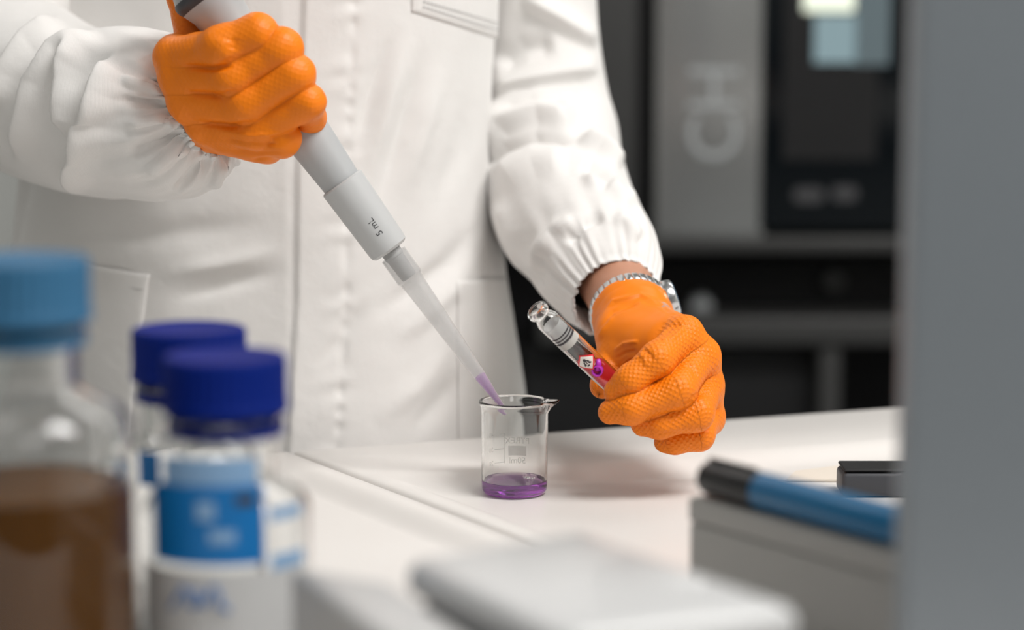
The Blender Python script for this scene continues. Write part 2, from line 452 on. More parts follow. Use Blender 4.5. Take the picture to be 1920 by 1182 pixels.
M['m_mid'] = mat('instrument_grey', (0.055, 0.055, 0.055), 0.4, 0.2)
M['m_steel'] = mat('instrument_brushed_front', (0.40, 0.405, 0.405), 0.26, 0.85, var=0.02)
M['m_black'] = mat('instrument_black', (0.004, 0.004, 0.005), 0.35, spec=0.2)
M['m_glass'] = mat('black_glass_door', (0.004, 0.006, 0.008), 0.12, spec=0.25)
M['m_letter'] = mat('pale_grey_lettering', (0.42, 0.44, 0.45), 0.5)
M['m_dim'] = mat('dim_grey_lettering', (0.06, 0.06, 0.065), 0.5)
def emis(name, col, st):
    m = bpy.data.materials.new(name); m.use_nodes = True; nt = m.node_tree; b = nt.nodes['Principled BSDF']
    n = nt.nodes.new('ShaderNodeTexNoise'); n.inputs['Scale'].default_value = 5
    mx = nt.nodes.new('ShaderNodeMix'); mx.data_type = 'RGBA'
    mx.inputs[6].default_value = tuple(c * .97 for c in col) + (1,); mx.inputs[7].default_value = (*col, 1)
    nt.links.new(n.outputs['Fac'], mx.inputs[0]); nt.links.new(mx.outputs[2], b.inputs['Emission Color'])
    b.inputs['Base Color'].default_value = (0.1, 0.1, 0.1, 1); b.inputs['Emission Strength'].default_value = st
    return m
M['lampglow'] = emis('led_diffuser', (1, 0.98, 0.95), 0.5)
M['reflbright'] = emis('bright_reflection_glow', (0.86, 0.92, 0.74), 0.9)  # glowing colour for the bright room reflection in the door glass
M['reflteal'] = emis('teal_reflection_glow', (0.16, 0.26, 0.29), 0.75)  # glow colours, here and below, for teal reflections in the door glass
M['reflteal2'] = emis('dark_teal_reflection_glow', (0.02, 0.05, 0.062), 0.9)

M['m_dark_cab'] = mat('reflection_cabinet_charcoal', (0.03, 0.03, 0.032), 0.5)
M['steel_h'] = mat('steel_handle', (0.5, 0.5, 0.5), 0.3, 1.0)
# ------------------------------------------------------------------ room
FLOOR = -0.90
X0, X1, Y0, Y1 = -2.3, 2.3, -2.3, 3.5
def struct(name, c, s, m): return tag(box(name, c, s, m), kind='structure')
struct('floor', ((X0 + X1) / 2, (Y0 + Y1) / 2, FLOOR - 0.05), (X1 - X0 + 0.4, Y1 - Y0 + 0.4, 0.1), M['floor'])
struct('ceiling', ((X0 + X1) / 2, (Y0 + Y1) / 2, CEIL + 0.05), (X1 - X0 + 0.4, Y1 - Y0 + 0.4, 0.1), M['ceiling'])
H = CEIL - FLOOR; ZC = (CEIL + FLOOR) / 2
struct('wall_back', ((X0 + X1) / 2, Y1 + 0.05, ZC), (X1 - X0, 0.1, H), M['wall'])
struct('wall_front', ((X0 + X1) / 2, Y0 - 0.05, ZC), (X1 - X0, 0.1, H), M['wall'])
struct('wall_left', (X0 - 0.05, (Y0 + Y1) / 2, ZC), (0.1, Y1 - Y0, H), M['wall'])
struct('wall_right', (X1 + 0.05, (Y0 + Y1) / 2, ZC), (0.1, Y1 - Y0, H), M['wall'])
where = ['nearest above the right end of the bench', 'above the dark instruments', 'above the bottles at the left', 'above the back wall at the left', 'behind the viewer at the right', 'behind the viewer at the left']
for (x, y, sx, sy, W), wd in zip(PANELS, where):
    t = thing('ceiling_light', (x, y, CEIL), 'flush rectangular ceiling light ' + wd, 'light', 'ceiling lights')
    for a, b, c, d in ((0, sy / 2 + .015, sx + .06, .03), (0, -sy / 2 - .015, sx + .06, .03), (sx / 2 + .015, 0, .03, sy), (-sx / 2 - .015, 0, .03, sy)):
        box('frame', (x + a, y + b, CEIL - 0.012), (c, d, 0.024), M['lampframe'], t)
    box('diffuser', (x, y, CEIL - 0.008), (sx, sy, 0.012), M['lampglow'], t)

for k, nm in enumerate(('left', 'middle', 'right')):  # unseen dark cabinets, added to darken the lower reflection in the brushed front
    x = -1.4 + 1.4 * k
    cb = thing('reflection_cabinet', (x, Y0 + .32, FLOOR), 'unseen charcoal cabinet added behind the viewer to darken the steel reflection, %s of three' % nm, 'cabinet', 'unseen cabinets added for the steel reflection')
    box('body', (x, Y0 + .31, (FLOOR + .02) / 2), (1.38, .58, .02 - FLOOR), M['m_dark_cab'], cb, bev=.003)
    for sgn in (-1, 1):
        d_ = box('door', (x + sgn * .345, Y0 + .61, (FLOOR - .0) / 2 + .02), (.67, .02, .78), M['m_dark_cab'], cb, bev=.003)
        box('handle', (x + sgn * .06, Y0 + .628, -.18), (.012, .015, .16), M['steel_h'], d_, bev=.002)
# ------------------------------------------------------------------ bench
RIM = 0.008
C0 = PZ(546, 845, RIM)[:2]
U = PZ(1680, 763, RIM)[:2] - C0; U /= np.linalg.norm(U)
Vv = PZ(960, 1001, RIM)[:2] - C0; Vv /= np.linalg.norm(Vv)
DEP = 0.80
bench = thing('laboratory_bench', (C0[0], C0[1] - 0.4, FLOOR), 'white laboratory bench with two shallow recessed work surfaces', 'bench')
def worktop(u0, u1, v0, v1, rl, rr, rt, rb):
    """recessed top: outer edge, rounded lip, sloping rim, sunken field; rl.. rim widths"""
    def ring(i_l, i_r, i_t, i_b, z):
        pts = []
        n = 16
        a, b, c, d = u0 + i_l, u1 - i_r, v0 + i_t, v1 - i_b
        e = [(a, c), (b, c), (b, d), (a, d)]
        for k in range(4):
            p, q = np.array(e[k]), np.array(e[(k + 1) % 4])
            for j in range(n): pts.append(p + (q - p) * j / n)
        return [(*(C0 + U * p[0] + Vv * p[1]), z) for p in pts]
    rings = []
    for ins, z in ((0.0, -0.03), (0.0, RIM - 0.004), (0.0012, RIM - 0.0014), (0.004, RIM)):
        rings.append(ring(ins, ins, ins, ins, z))
    ml, mr, mt, mb = (0.35 * x for x in (rl, rr, rt, rb)); mt = rt - 0.035
    rings.append(ring(ml, mr, mt, mb, RIM))
    for k in range(1, 9):
        t = k / 8; s = t * t * (3 - 2 * t)
        rings.append(ring(ml + (rl - ml) * t, mr + (rr - mr) * t, mt + (rt - mt) * t, mb + (rb - mb) * t, RIM * (1 - s)))
    V = [p for r in rings for p in r]; n = len(rings[0]); f = []
    for j in range(len(rings) - 1):
        for i in range(n):
            k = (i + 1) % n; f.append((j * n + i, (j + 1) * n + i, (j + 1) * n + k, j * n + k))
    f.append(tuple(range((len(rings) - 1) * n, len(rings) * n))[::-1])
    f.append(tuple(range(n)))
    return mk('worktop', V, f, M['bench'], bench, auto=40)
# extents in bench coordinates: u to the right along the far edge, v towards the camera
far_in = PZ(1180, 905, 0)[:2] - C0
A2 = np.array([U, Vv]).T
uv = np.linalg.solve(A2, far_in); RT_FAR = float(uv[1])
worktop(0.0008, 1.25, 0, DEP, 0.034, 0.034, RT_FAR, 0.05)
worktop(-1.25, -0.0008, 0, DEP, 0.034, 0.034, 0.05, 0.05)
def BU(u, v): return C0 + U * u + Vv * v
prism('frame_rail', [tuple(BU(-1.2, .05)), tuple(BU(1.2, .05)), tuple(BU(1.2, DEP - .05)), tuple(BU(-1.2, DEP - .05))], -0.09, -0.0305, M['benchleg'], bench)
for u in (-1.17, 1.17):
    for v in (.08, DEP - .08):
        p = BU(u, v); box('leg', (p[0], p[1], (FLOOR - .09) / 2), (.05, .05, -.09 - FLOOR), M['benchleg'], bench, bev=.004)

# ------------------------------------------------------------------ background instruments
YB = 2.55
def prect(name, x0, y0, x1, y1, Y, th, m, parent, bev=0.003):
    a = PY(x0, y0, Y); b = PY(x1, y1, Y)
    lo = np.minimum(a, b); hi = np.maximum(a, b)
    return box(name, ((lo[0] + hi[0]) / 2, Y + th / 2, (lo[2] + hi[2]) / 2), (hi[0] - lo[0], th, hi[2] - lo[2]), m, parent, bev=bev)
inst = thing('cell_incubator', (PY(1300, 0, YB)[0], YB + .25, FLOOR), 'tall dark cabinet instrument with brushed front, lettering and black glass door behind the bench', 'instrument')
prect('body', 700, -420, 2150, 478, YB + .03, .5, M['m_dark'], inst)
prect('side_panel', 930, -400, 1192, 452, YB, .04, M['m_mid'], inst)
prect('front_panel', 1234, -400, 1432, 446, YB, .04, M['m_steel'], inst)
dr = prect('glass_door', 1438, -400, 2140, 432, YB - .004, .04, M['m_glass'], inst)
wn = prect('viewing_window', 1478, -300, 1642, 300, YB - .006, .004, M['m_dark'], inst, bev=0)
prect('teal_reflection', 1528, 28, 1604, 118, YB - .008, .003, M['reflteal'], inst, bev=0)  # teal reflection of the room, put on the door as emission
prect('teal_reflection', 1606, -60, 1668, 122, YB - .008, .003, M['reflteal2'], inst, bev=0)  # second, darker teal reflection, also emissive
prect('bright_reflection', 1508, -40, 1602, 22, YB - .009, .004, M['reflbright'], inst, bev=.001)  # bright reflection of the room, drawn as a glowing patch
prect('trim_bar', 1200, 446, 2140, 474, YB - .012, .05, M['m_mid'], inst)
# lettering reading upwards on the brushed front
Vt, Ft = text_geo('CH', 0.083, 'LEFT')
c = PY(1343, 306, YB - .003)
mk('lettering', np.stack([c[0] - Vt[:, 1] * 1.05, np.full(len(Vt), c[1]), c[2] + Vt[:, 0] * 1.0], 1), Ft, M['m_letter'], inst, smooth=False)
for k, (xa, xb) in enumerate(((1488, 1545), (1560, 1608))):
    c = PY((xa + xb) / 2, 366 - 3 * k, YB - .0045); hw = (PY(xb, 366, YB)[0] - PY(xa, 366, YB)[0]) / 2
    ov = [(c[0] + hw * math.copysign(abs(math.cos(t)) ** .5, math.cos(t)), c[1], c[2] + .009 * math.copysign(abs(math.sin(t)) ** .6, math.sin(t))) for t in np.linspace(0, 2 * math.pi, 28, endpoint=False)]
    mk('door_mark', ov, [tuple(range(28))], M['m_dim'], inst, smooth=False)
# lower dark apparatus
low = thing('dark_apparatus', (PY(1400, 600, 2.45)[0], 2.65, FLOOR), 'low black apparatus with grey rail standing under the tall cabinet instrument', 'instrument')
prect('housing', 700, 482, 2150, 1500, YB + .1, .4, M['m_black'], low)
prect('plinth', 760, 1440, 2100, 1660, YB + .12, .36, M['m_black'], low)
prect('rail', 1010, 598, 2100, 648, YB - .02, .11, M['m_mid'], low)
prect('post', 1538, 650, 1566, 1200, YB - .01, .1, M['m_mid'], low)
prect('lower_panel', 980, 650, 1536, 1200, YB + .03, .06, M['m_dark'], low)
kc = PY(1316, 576, YB + .07)
lathe('knob', [(0.012, 0), (0.014, 0.004), (0.014, 0.028), (0.011, 0.033)], kc + np.array([0, .03, 0]), M['m_letter'], low, axis=(0, -1, 0), seg=32)
kc = PY(1565, 530, YB + .07)
lathe('knob', [(0.012, 0), (0.014, 0.004), (0.014, 0.022), (0.011, 0.025)], kc + np.array([0, .03, 0]), M['m_mid'], low, axis=(0, -1, 0), seg=32)

# ------------------------------------------------------------------ person
person_loc = np.array([-.186, 1.53, FLOOR])
# arm joints
E_R = P(-8, 105, 1.455); W_R = P(372, 208, 1.306)       # arm holding the pipette
E_L = P(1030, 285, 1.588); W_L = P(1176, 575, 1.362)      # arm holding the tube
S_R = P(155, -330, 1.54); S_L = P(992, -330, 1.605)

# --- glove joint chains: (x, y, distance, radius mm)
def J(l): return [P(a, b, c) for a, b, c, r in l], [r * .001 for a, b, c, r in l]
GL_L = {
 'index': [(1284, 628, 1.288, 10.6), (1231, 676, 1.263, 10.0), (1184, 713, 1.261, 8.8), (1154, 735, 1.266, 7.4)],
 'middle': [(1312, 668, 1.294, 11.0), (1272, 733, 1.262, 9.9), (1186, 766, 1.260, 9.0), (1145, 773, 1.266, 7.6)],
 'ring': [(1322, 724, 1.302, 11.0), (1306, 776, 1.270, 9.6), (1238, 794, 1.268, 8.8), (1204, 796, 1.274, 7.4)],
 'pinky': [(1326, 784, 1.312, 10.0), (1310, 817, 1.286, 8.6), (1268, 826, 1.284, 7.6), (1246, 829, 1.288, 6.4)],
}
TH_L = [(1168, 610, 1.338, 15.0), (1160, 655, 1.322, 12.5), (1142, 700, 1.314, 10.2), (1131, 722, 1.306, 8.6)]
GL_R = {
 'index': [(332, 108, 1.270, 13.0), (418, 91, 1.239, 12.3), (483, 63, 1.236, 11.2), (500, 92, 1.272, 9.5), (440, 120, 1.288, 8.5)],
 'middle': [(340, 146, 1.268, 13.0), (435, 146, 1.243, 11.7), (530, 90, 1.237, 11.2), (540, 125, 1.270, 9.5), (480, 160, 1.290, 8.5)],
 'ring': [(356, 190, 1.270, 13.0), (462, 197, 1.247, 11.7), (553, 140, 1.239, 11.2), (560, 180, 1.270, 9.2), (510, 210, 1.290, 8.5)],
 'pinky': [(392, 232, 1.276, 13.0), (482, 244, 1.256, 11.4), (577, 191, 1.243, 9.6), (582, 222, 1.268, 8.4), (530, 246, 1.286, 7.6)],
}
TH_R = [(385, 150, 1.300, 16.0), (368, 75, 1.292, 12.5), (343, -8, 1.286, 9.6), (372, -85, 1.276, 9.0)]

def build_glove(chains, thumb, palm, extra, wrist_p, arm_dir, h, name, material, sl, pat=1.0, wmask=None):
    allp = []
    for l in list(chains.values()) + [thumb]: allp += J(l)[0]
    allp += [p for s in palm for p in (s[0], s[1])]
    lo = np.min(allp, 0) - .03; hi = np.max(allp, 0) + .03
    Fd = Field(lo, hi, h)
    for a, b, ra, rb, k in palm: Fd.seg(a, b, ra * .001, rb * .001, k * .001)
    order = list(chains.items())
    pts, rr = J(thumb); Fd.chain(pts, rr, .004, .007, .0012)
    for n_, l in order[::-1]:
        pts, rr = J(l); Fd.chain(pts, rr, .006, .003, .0005)
    for a, b, ra, rb, k in extra: Fd.seg(a, b, ra * .001, rb * .001, k * .001)
    Fd.cut(wrist_p, -arm_dir)
    V, Fq = Fd.mesh()
    # grip texture coordinates
    best = np.full(len(V), 1e9); gu = np.zeros(len(V)); gv = np.zeros(len(V)); gw = np.zeros(len(V))
    for n_, l in list(chains.items()) + [('thumb', thumb)]:
        pts, rr = J(l); acc = 0
        x = None
        for i in range(len(pts) - 1):
            a, b = pts[i], pts[i + 1]; ax = (b - a); L = np.linalg.norm(ax); ax = ax / L
            d, t = sdf_seg(V, a, b, rr[i], rr[i + 1])
            if x is None: x = -FW
            x = x - ax * (x @ ax); x = x / np.linalg.norm(x); y = np.cross(ax, x)
            q = V - a; ang = np.arctan2(q @ y, q @ x)
            m = d < best
            best[m] = d[m]; gu[m] = acc + (q @ ax)[m]; gv[m] = (ang * .0095)[m]
            gw[m] = np.clip(1.0 - (d[m] - .0008) / .004, 0, 1)
            acc += L
    # crumple and sculpted creases
    N = vnormals(V, Fq)
    V = V + N * (vnoise(V, 55, 2, 3.1) * .00075)[:, None]
    V = strokes(V, Fq, sl)
    if wmask is not None: gw = gw * wmask(V)
    return mk(name, V, Fq, material, person, attrs={'grip_u': gu, 'grip_v': gv, 'grip_w': gw})

def chain_pts(l): return [P(a, b, c) for a, b, c, r in l]

# --- body: one continuous surface
Fb = Field((-.50, 1.20, FLOOR - .01), (.16, 1.78, .92), .0065)
CX, CY = -.186, 1.535
def body_segs(Fb):
    Fb.ell((CX, CY, .30), (.135, .085, .20), .05)
    Fb.ell((CX, CY, .05), (.125, .085, .22), .05)
    Fb.ell((CX, CY, -.08), (.135, .09, .12), .05)
    for s in (-1, 1):
        hip = (CX + s * .075, CY, -.10); kn = (CX + s * .085, CY - .01, -.46); an = (CX + s * .085, CY + .02, -.83)
        Fb.seg(hip, kn, .075, .052, .04); Fb.seg(kn, an, .052, .036, .02); Fb.seg(an, (CX + s * .09, CY - .13, -.865), .036, .026, .02)
    Fb.seg((CX, CY + .01, .44), (CX, CY - .005, .58), .058, .052, .03)
    for S, E, W in ((S_R, E_R, W_R), (S_L, E_L, W_L)):
        Fb.seg((CX, CY, .40), S, .05, .05, .05); Fb.seg(S, E, .026, .026, .03); Fb.seg(E, W, .030, .0228, .02)
    # head: skull, jaw, nose, ears
    Fb.ell((CX, CY - .01, .72), (.075, .095, .115), .03); Fb.ell((CX, CY - .035, .655), (.055, .07, .06), .03)
    Fb.seg((CX, CY - .10, .72), (CX, CY - .118, .69), .010, .014, .012)
    Fb.seg((CX - .025, CY - .088, .65), (CX + .025, CY - .088, .65), .010, .010, .008)
    for s in (-1, 1):
        Fb.ell((CX + s * .078, CY, .70), (.012, .02, .032), .006)
body_segs(Fb)
for W, ch in ((W_R, GL_R), (W_L, GL_L)):
    for l in ch.values():
        p = chain_pts(l); Fb.seg(W, p[0], .016, .008, .008); Fb.seg(p[0], p[1], .007, .006, .003)
Vb, Fqb = Fb.mesh()
person = mk('person', Vb, Fqb, M['skin'], None, origin=person_loc)
tag(person, 'person in white lab coat and orange gloves holding a pipette and a glass tube', 'person')
Fd = Field((CX - .20, CY - .2, .60), (CX + .20, CY + .2, .92), .007)
Fd.ell((CX, CY + .012, .745), (.084, .098, .112), .02); Fd.ell((CX, CY + .05, .68), (.075, .06, .08), .02)
Fd.cut((CX, CY - .045, .72), (0, -1, -.55))
Vh, Fh = Fd.mesh(); mk('hair', Vh, Fh, M['hair'], person)
Fd = Field((CX - .25, CY - .15, FLOOR + .03), (CX + .25, CY + .16, .02), .008)
Fd.ell((CX, CY, -.08), (.145, .10, .10), .04)
for s in (-1, 1):
    Fd.seg((CX + s * .075, CY, -.10), (CX + s * .085, CY - .01, -.46), .086, .066, .03)
    Fd.seg((CX + s * .085, CY - .01, -.46), (CX + s * .085, CY + .02, -.84), .066, .056, .03)
Vt_, Ft_ = Fd.mesh(); mk('trousers', Vt_, Ft_, M['trouser'], person)
for s in (-1, 1):
    Fd = Field((CX + s * .09 - .06, CY - .22, FLOOR - .02), (CX + s * .09 + .06, CY + .12, FLOOR + .12), .005)
    Fd.ell((CX + s * .09, CY - .075, FLOOR + .025), (.047, .115, .05), .01); Fd.ell((CX + s * .087, CY + .03, FLOOR + .05), (.042, .05, .055), .02)
    Fd.cut((0, 0, FLOOR + .002), (0, 0, -1)); Vs_, Fs_ = Fd.mesh(); mk('shoe', Vs_, Fs_, M['shoe'], person)

# --- lab coat
coat = bpy.data.objects.new('lab_coat', None); COL.objects.link(coat); coat.parent = person; ORG[coat.name] = person_loc
coat['label'] = 'white cotton lab coat with elastic cuffs and patch pockets'
ZS = np.array([-.45, -.30, -.10, .02, .113, .189, .26, .30, .36, .42, .47, .51, .53])
AS = np.array([.245, .225, .205, .193, .178, .168, .170, .176, .186, .190, .150, .085, .072])
BS = np.array([.17, .16, .145, .135, .128, .126, .126, .126, .122, .112, .095, .078, .070])
NZ, NT = 470, 620
zz = np.linspace(-.45, .53, NZ)
def smooth1(xs, ys, x):
    y = np.interp(x, xs, ys); k = np.ones(25) / 25
    return np.convolve(np.pad(y, 12, mode='edge'), k, 'valid')
aa = smooth1(ZS, AS, zz); bb = smooth1(ZS, BS, zz)
th = np.linspace(0, 2 * math.pi, NT, endpoint=False)
# finer spacing on the front half
th = th + 0.55 * np.sin(2 * (th + math.pi / 2)) * 0.0
ct, st = np.cos(th), np.sin(th); ex = 2 / 2.35
sx_ = np.sign(ct) * np.abs(ct) ** ex; sy_ = np.sign(st) * np.abs(st) ** ex
Vc = np.zeros((NZ, NT, 3))
Vc[..., 0] = CX + aa[:, None] * sx_; Vc[..., 1] = CY + bb[:, None] * sy_; Vc[..., 2] = zz[:, None]
Vc = Vc.reshape(-1, 3)
ii, jj = np.meshgrid(np.arange(NZ - 1), np.arange(NT), indexing='ij'); kk = (jj + 1) % NT
Fc = np.stack([ii * NT + jj, ii * NT + kk, (ii + 1) * NT + kk, (ii + 1) * NT + jj], -1).reshape(-1, 4)
PLK = np.array([(572, -200), (570, 0), (563, 200), (558, 320), (556, 560), (548, 700), (540, 840), (520, 1200)], float)
def torso_detail(V):
    N = vnormals(V, Fc); X, Y, D = project(V)
    frontm = (N @ FW) < 0.1
    d = np.zeros(len(V))
    d += (vnoise(V * np.array([1, 1, .45]), 11, 2, 1.7)) * .0035 + (vnoise(V, 30, 2, 5.2)) * .0004
    px = np.interp(Y, PLK[:, 1], PLK[:, 0])
    s = 1 / (1 + np.exp(-np.clip((X - px) / 1.3, -50, 50)))
    far = np.clip((X - px - 60) / 150, 0, 1)
    d += np.where(frontm, s * (.0034 - .002 * far), 0)
    # puckered stitch line of the placket
    st_ = np.exp(-((X - px - 92) / 9) ** 2); d -= np.where(frontm, st_ * (.0008 + .0007 * np.sin(Y / 7.5 + 2 * np.sin(Y / 31))), 0)
    pk = np.exp(-((X - px - 82) / 30) ** 2) * np.sin(Y / 10.5 + 1.4 * np.sin(Y / 23) + X / 40); d += np.where(frontm, pk * .0006, 0)
    V = V + N * d[:, None]
    # the left front falls away from the overlap
    t = np.clip((-.150 - V[:, 0]) / .22, 0, 1.2)
    V[:, 1] += np.where(V[:, 1] < CY, t * .046, 0) * np.clip((.42 - V[:, 2]) / .1, 0, 1) * np.clip((CY - V[:, 1]) / .06, 0, 1)
    return V
Vc = torso_detail(Vc)
TORSO_STROKES = [
 ([(745, 30), (700, 160), (655, 340)], 15, -2.6), ([(772, 50), (732, 180), (688, 350)], 15, 2.4), ([(805, 60), (765, 200), (715, 370), (690, 440)], 16, -3.2),
 ([(842, 80), (800, 230), (745, 410)], 18, 2.6), ([(890, 120), (860, 280), (800, 440)], 20, -1.6),
 ([(905, 410), (840, 495), (760, 556), (690, 600)], 18, -3.4), ([(905, 465), (850, 540), (780, 610), (720, 650)], 18, 3.0),
 ([(700, 550), (640, 640), (590, 700)], 16, -2.4), ([(860, 630), (790, 720), (700, 800)], 20, 2.5), ([(880, 680), (820, 760), (760, 830)], 18, -2.4),
 ([(80, 430), (260, 446), (545, 415)], 26, -3.0), ([(280, 520), (420, 495), (548, 462)], 17, 3.2), ([(300, 566), (430, 532), (550, 504)], 16, -2.6),
 ([(60, 330), (50, 500), (45, 700)], 18, 3), ([(110, 380), (120, 520), (130, 700)], 22, -3.0),
 ([(420, 620), (470, 700), (500, 830)], 26, 2.5), ([(310, 640), (330, 740), (340, 840)], 26, -2.5),
]
Vc = strokes(Vc, Fc, TORSO_STROKES, gain=1.35, taper=.45)
body_o = mk('coat_body', Vc, Fc, M['coat'], coat)
# surface lookup for sewing pockets and stitches onto the coat
NcB = vnormals(Vc, Fc); Xc, Yc, Dc = project(Vc); fr = np.where((NcB @ FW) < -0.05)[0]
def on_coat(x, y, off):
    d = (Xc[fr] - x) ** 2 + (Yc[fr] - y) ** 2
    k = np.argpartition(d, 4)[:4]; wgt = 1 / (d[k] + 1e-3); wgt /= wgt.sum()
    i = fr[k]; dep = (Dc[i] * wgt).sum(); n = (NcB[i] * wgt[:, None]).sum(0); n /= np.linalg.norm(n)
    return P(x, y, dep) + n * off, n
def patch(name, poly, off, n=46, th_=0.0010, puff=0.0):
    """a sewn patch: quad poly (tl, tr, br, bl) laid on the coat with its own thickness"""
    tl, tr, br, bl = [np.array(p, float) for p in poly]
    top = []; nx, ny = n, n
    for j in range(ny + 1):
        for i in range(nx + 1):
            s, t = i / nx, j / ny
            p = (tl * (1 - s) + tr * s) * (1 - t) + (bl * (1 - s) + br * s) * t
            e = min(s, 1 - s, t * 1.0, 1 - t) ; b_ = min(1, e / .04)
            q, nn = on_coat(p[0], p[1], off + th_ * b_ ** .5 + puff * math.sin(math.pi * s) * max(0, 1 - t * 1.5))
            top.append(q)
    f = [(j * (nx + 1) + i, (j + 1) * (nx + 1) + i, (j + 1) * (nx + 1) + i + 1, j * (nx + 1) + i + 1) for j in range(ny) for i in range(nx)]
    V = np.array(top)
    # smooth lightly
    G = V.reshape(ny + 1, nx + 1, 3)
    for _ in range(3):
        G[1:-1, 1:-1] = (G[1:-1, 1:-1] * 2 + G[:-2, 1:-1] + G[2:, 1:-1] + G[1:-1, :-2] + G[1:-1, 2:]) / 6
    o = mk(name, G.reshape(-1, 3), f, M['coat'], coat)
    m = o.modifiers.new('thickness', 'SOLIDIFY'); m.thickness = 0.0016; m.offset = -1
    return o
patch('chest_pocket', [(768, -150), (938, -110), (932, 72), (771, 22)], .0006, 40)
patch('patch_pocket', [(148, 492), (281, 514), (236, 850), (100, 850)], .0008, 40, puff=.002)
patch('patch_pocket', [(856, 527), (947, 520), (962, 850), (858, 850)], .0008, 40, puff=.0015)
def stitches(name, line, pitch=9, off=.0016, r=.00035):
    parts = []
    for (a, b) in zip(line[:-1], line[1:]):
        a = np.array(a, float); b = np.array(b, float); L = np.linalg.norm(b - a); n = max(1, int(L / pitch))
        for k in range(n):
            p = a + (b - a) * (k + .15) / n; q = a + (b - a) * (k + .75) / n
            p3, _ = on_coat(*p, off); q3, _ = on_coat(*q, off); parts.append(tube_geo([p3, q3], r, 5))
    V, f = join_geo(parts); o = mk(name, V, f, M['thread'], coat); o['kind'] = 'stuff'; return o
stitches('pocket_stitching', [(790, 2), (860, 22), (934, 44)], 7, .0022)
stitches('pocket_stitching', [(790, 12), (860, 34), (932, 56)], 7, .0022)
stitches('pocket_stitching', [(186, 529), (274, 543)], 7, .0028, .00025)

# --- sleeves
def sleeve(name, ctrl, cuff, sl, seg=240, step=.0017, lump=1.0, seed=0.0, frill=1.0, gain=1.3):
    """ctrl: (x, y, distance, radius mm) down the arm; cuff: gathers start distance mm before the elastic"""
    c = np.array([[*P(a, b, d), r * .001] for a, b, d, r in ctrl]); path = catmull(c, step)
    n = len(path); p = path[:, :3]; rad = path[:, 3]
    s = np.concatenate([[0], np.cumsum(np.linalg.norm(np.diff(p, axis=0), axis=1))]); S = s[-1]
    x, y, a = frame(p[1] - p[0]); V = np.zeros((n, seg, 3)); ph = rng.rand(12) * 6.28
    th = np.linspace(0, 2 * math.pi, seg, endpoint=False)
    ring_s = S - cuff                     # where the elastic runs
    for j in range(n):
        t = p[min(j + 2, n - 1)] - p[max(j - 2, 0)]; t /= np.linalg.norm(t)
        x = x - t * (x @ t); x /= np.linalg.norm(x); y = np.cross(t, x)
        d = s[j] - ring_s
        if d < 0:
            e1 = math.exp(-(d / .022) ** 2); e2 = math.exp(-(d / .055) ** 2)
        else: e1 = 1.0; e2 = .6
        g = .0016 * (.55 + .45 * frill) * e1 * (np.sin(26 * th + ph[0] + 2 * np.sin(3 * th + ph[4])) * .6 + np.sin(37 * th + ph[1] + 1.5 * np.sin(5 * th)) * .5)
        g += (.0018 + .0008 * frill) * e2 * (1 - .65 * e1) * (np.sin(11 * th + ph[2] + 1.2 * np.sin(2 * th + ph[5]) + d * 18) * .6 + np.sin(17 * th + ph[3] - d * 25) * .4)
        if d > 0.0005: g += frill * .0022 * min(1, d / .008) * np.sin(21 * th + ph[6] + 2 * np.sin(4 * th + ph[7]))
        rr = rad[j] + g
        V[j] = p[j] + rr[:, None] * (np.cos(th)[:, None] * x + np.sin(th)[:, None] * y)
    # turn the hem inwards
    last = V[-1]; cen = p[-1]
    inner = [cen + (last - cen) * .93 - t * .002, cen + (last - cen) * .90 - t * .012, cen + (last - cen) * .86 - t * .03]
    V = np.concatenate([V, np.array(inner)]); n += 3
    ii, jj = np.meshgrid(np.arange(n - 1), np.arange(seg), indexing='ij'); kk = (jj + 1) % seg
    Fs = np.stack([ii * seg + jj, ii * seg + kk, (ii + 1) * seg + kk, (ii + 1) * seg + jj], -1).reshape(-1, 4)
    V = V.reshape(-1, 3)
    N = vnormals(V, Fs)
    dist = np.repeat(np.concatenate([s, [S] * 3]) - ring_s, seg); fade = np.clip(-dist / .05, 0, 1)
    V = V + N * ((vnoise(V, 12, 2, seed) * .0045 * lump + vnoise(V, 34, 2, seed + 9) * .0012 * lump) * fade)[:, None]
    V = strokes(V, Fs, sl, gain=gain)
    return mk(name, V, Fs, M['coat'], coat)
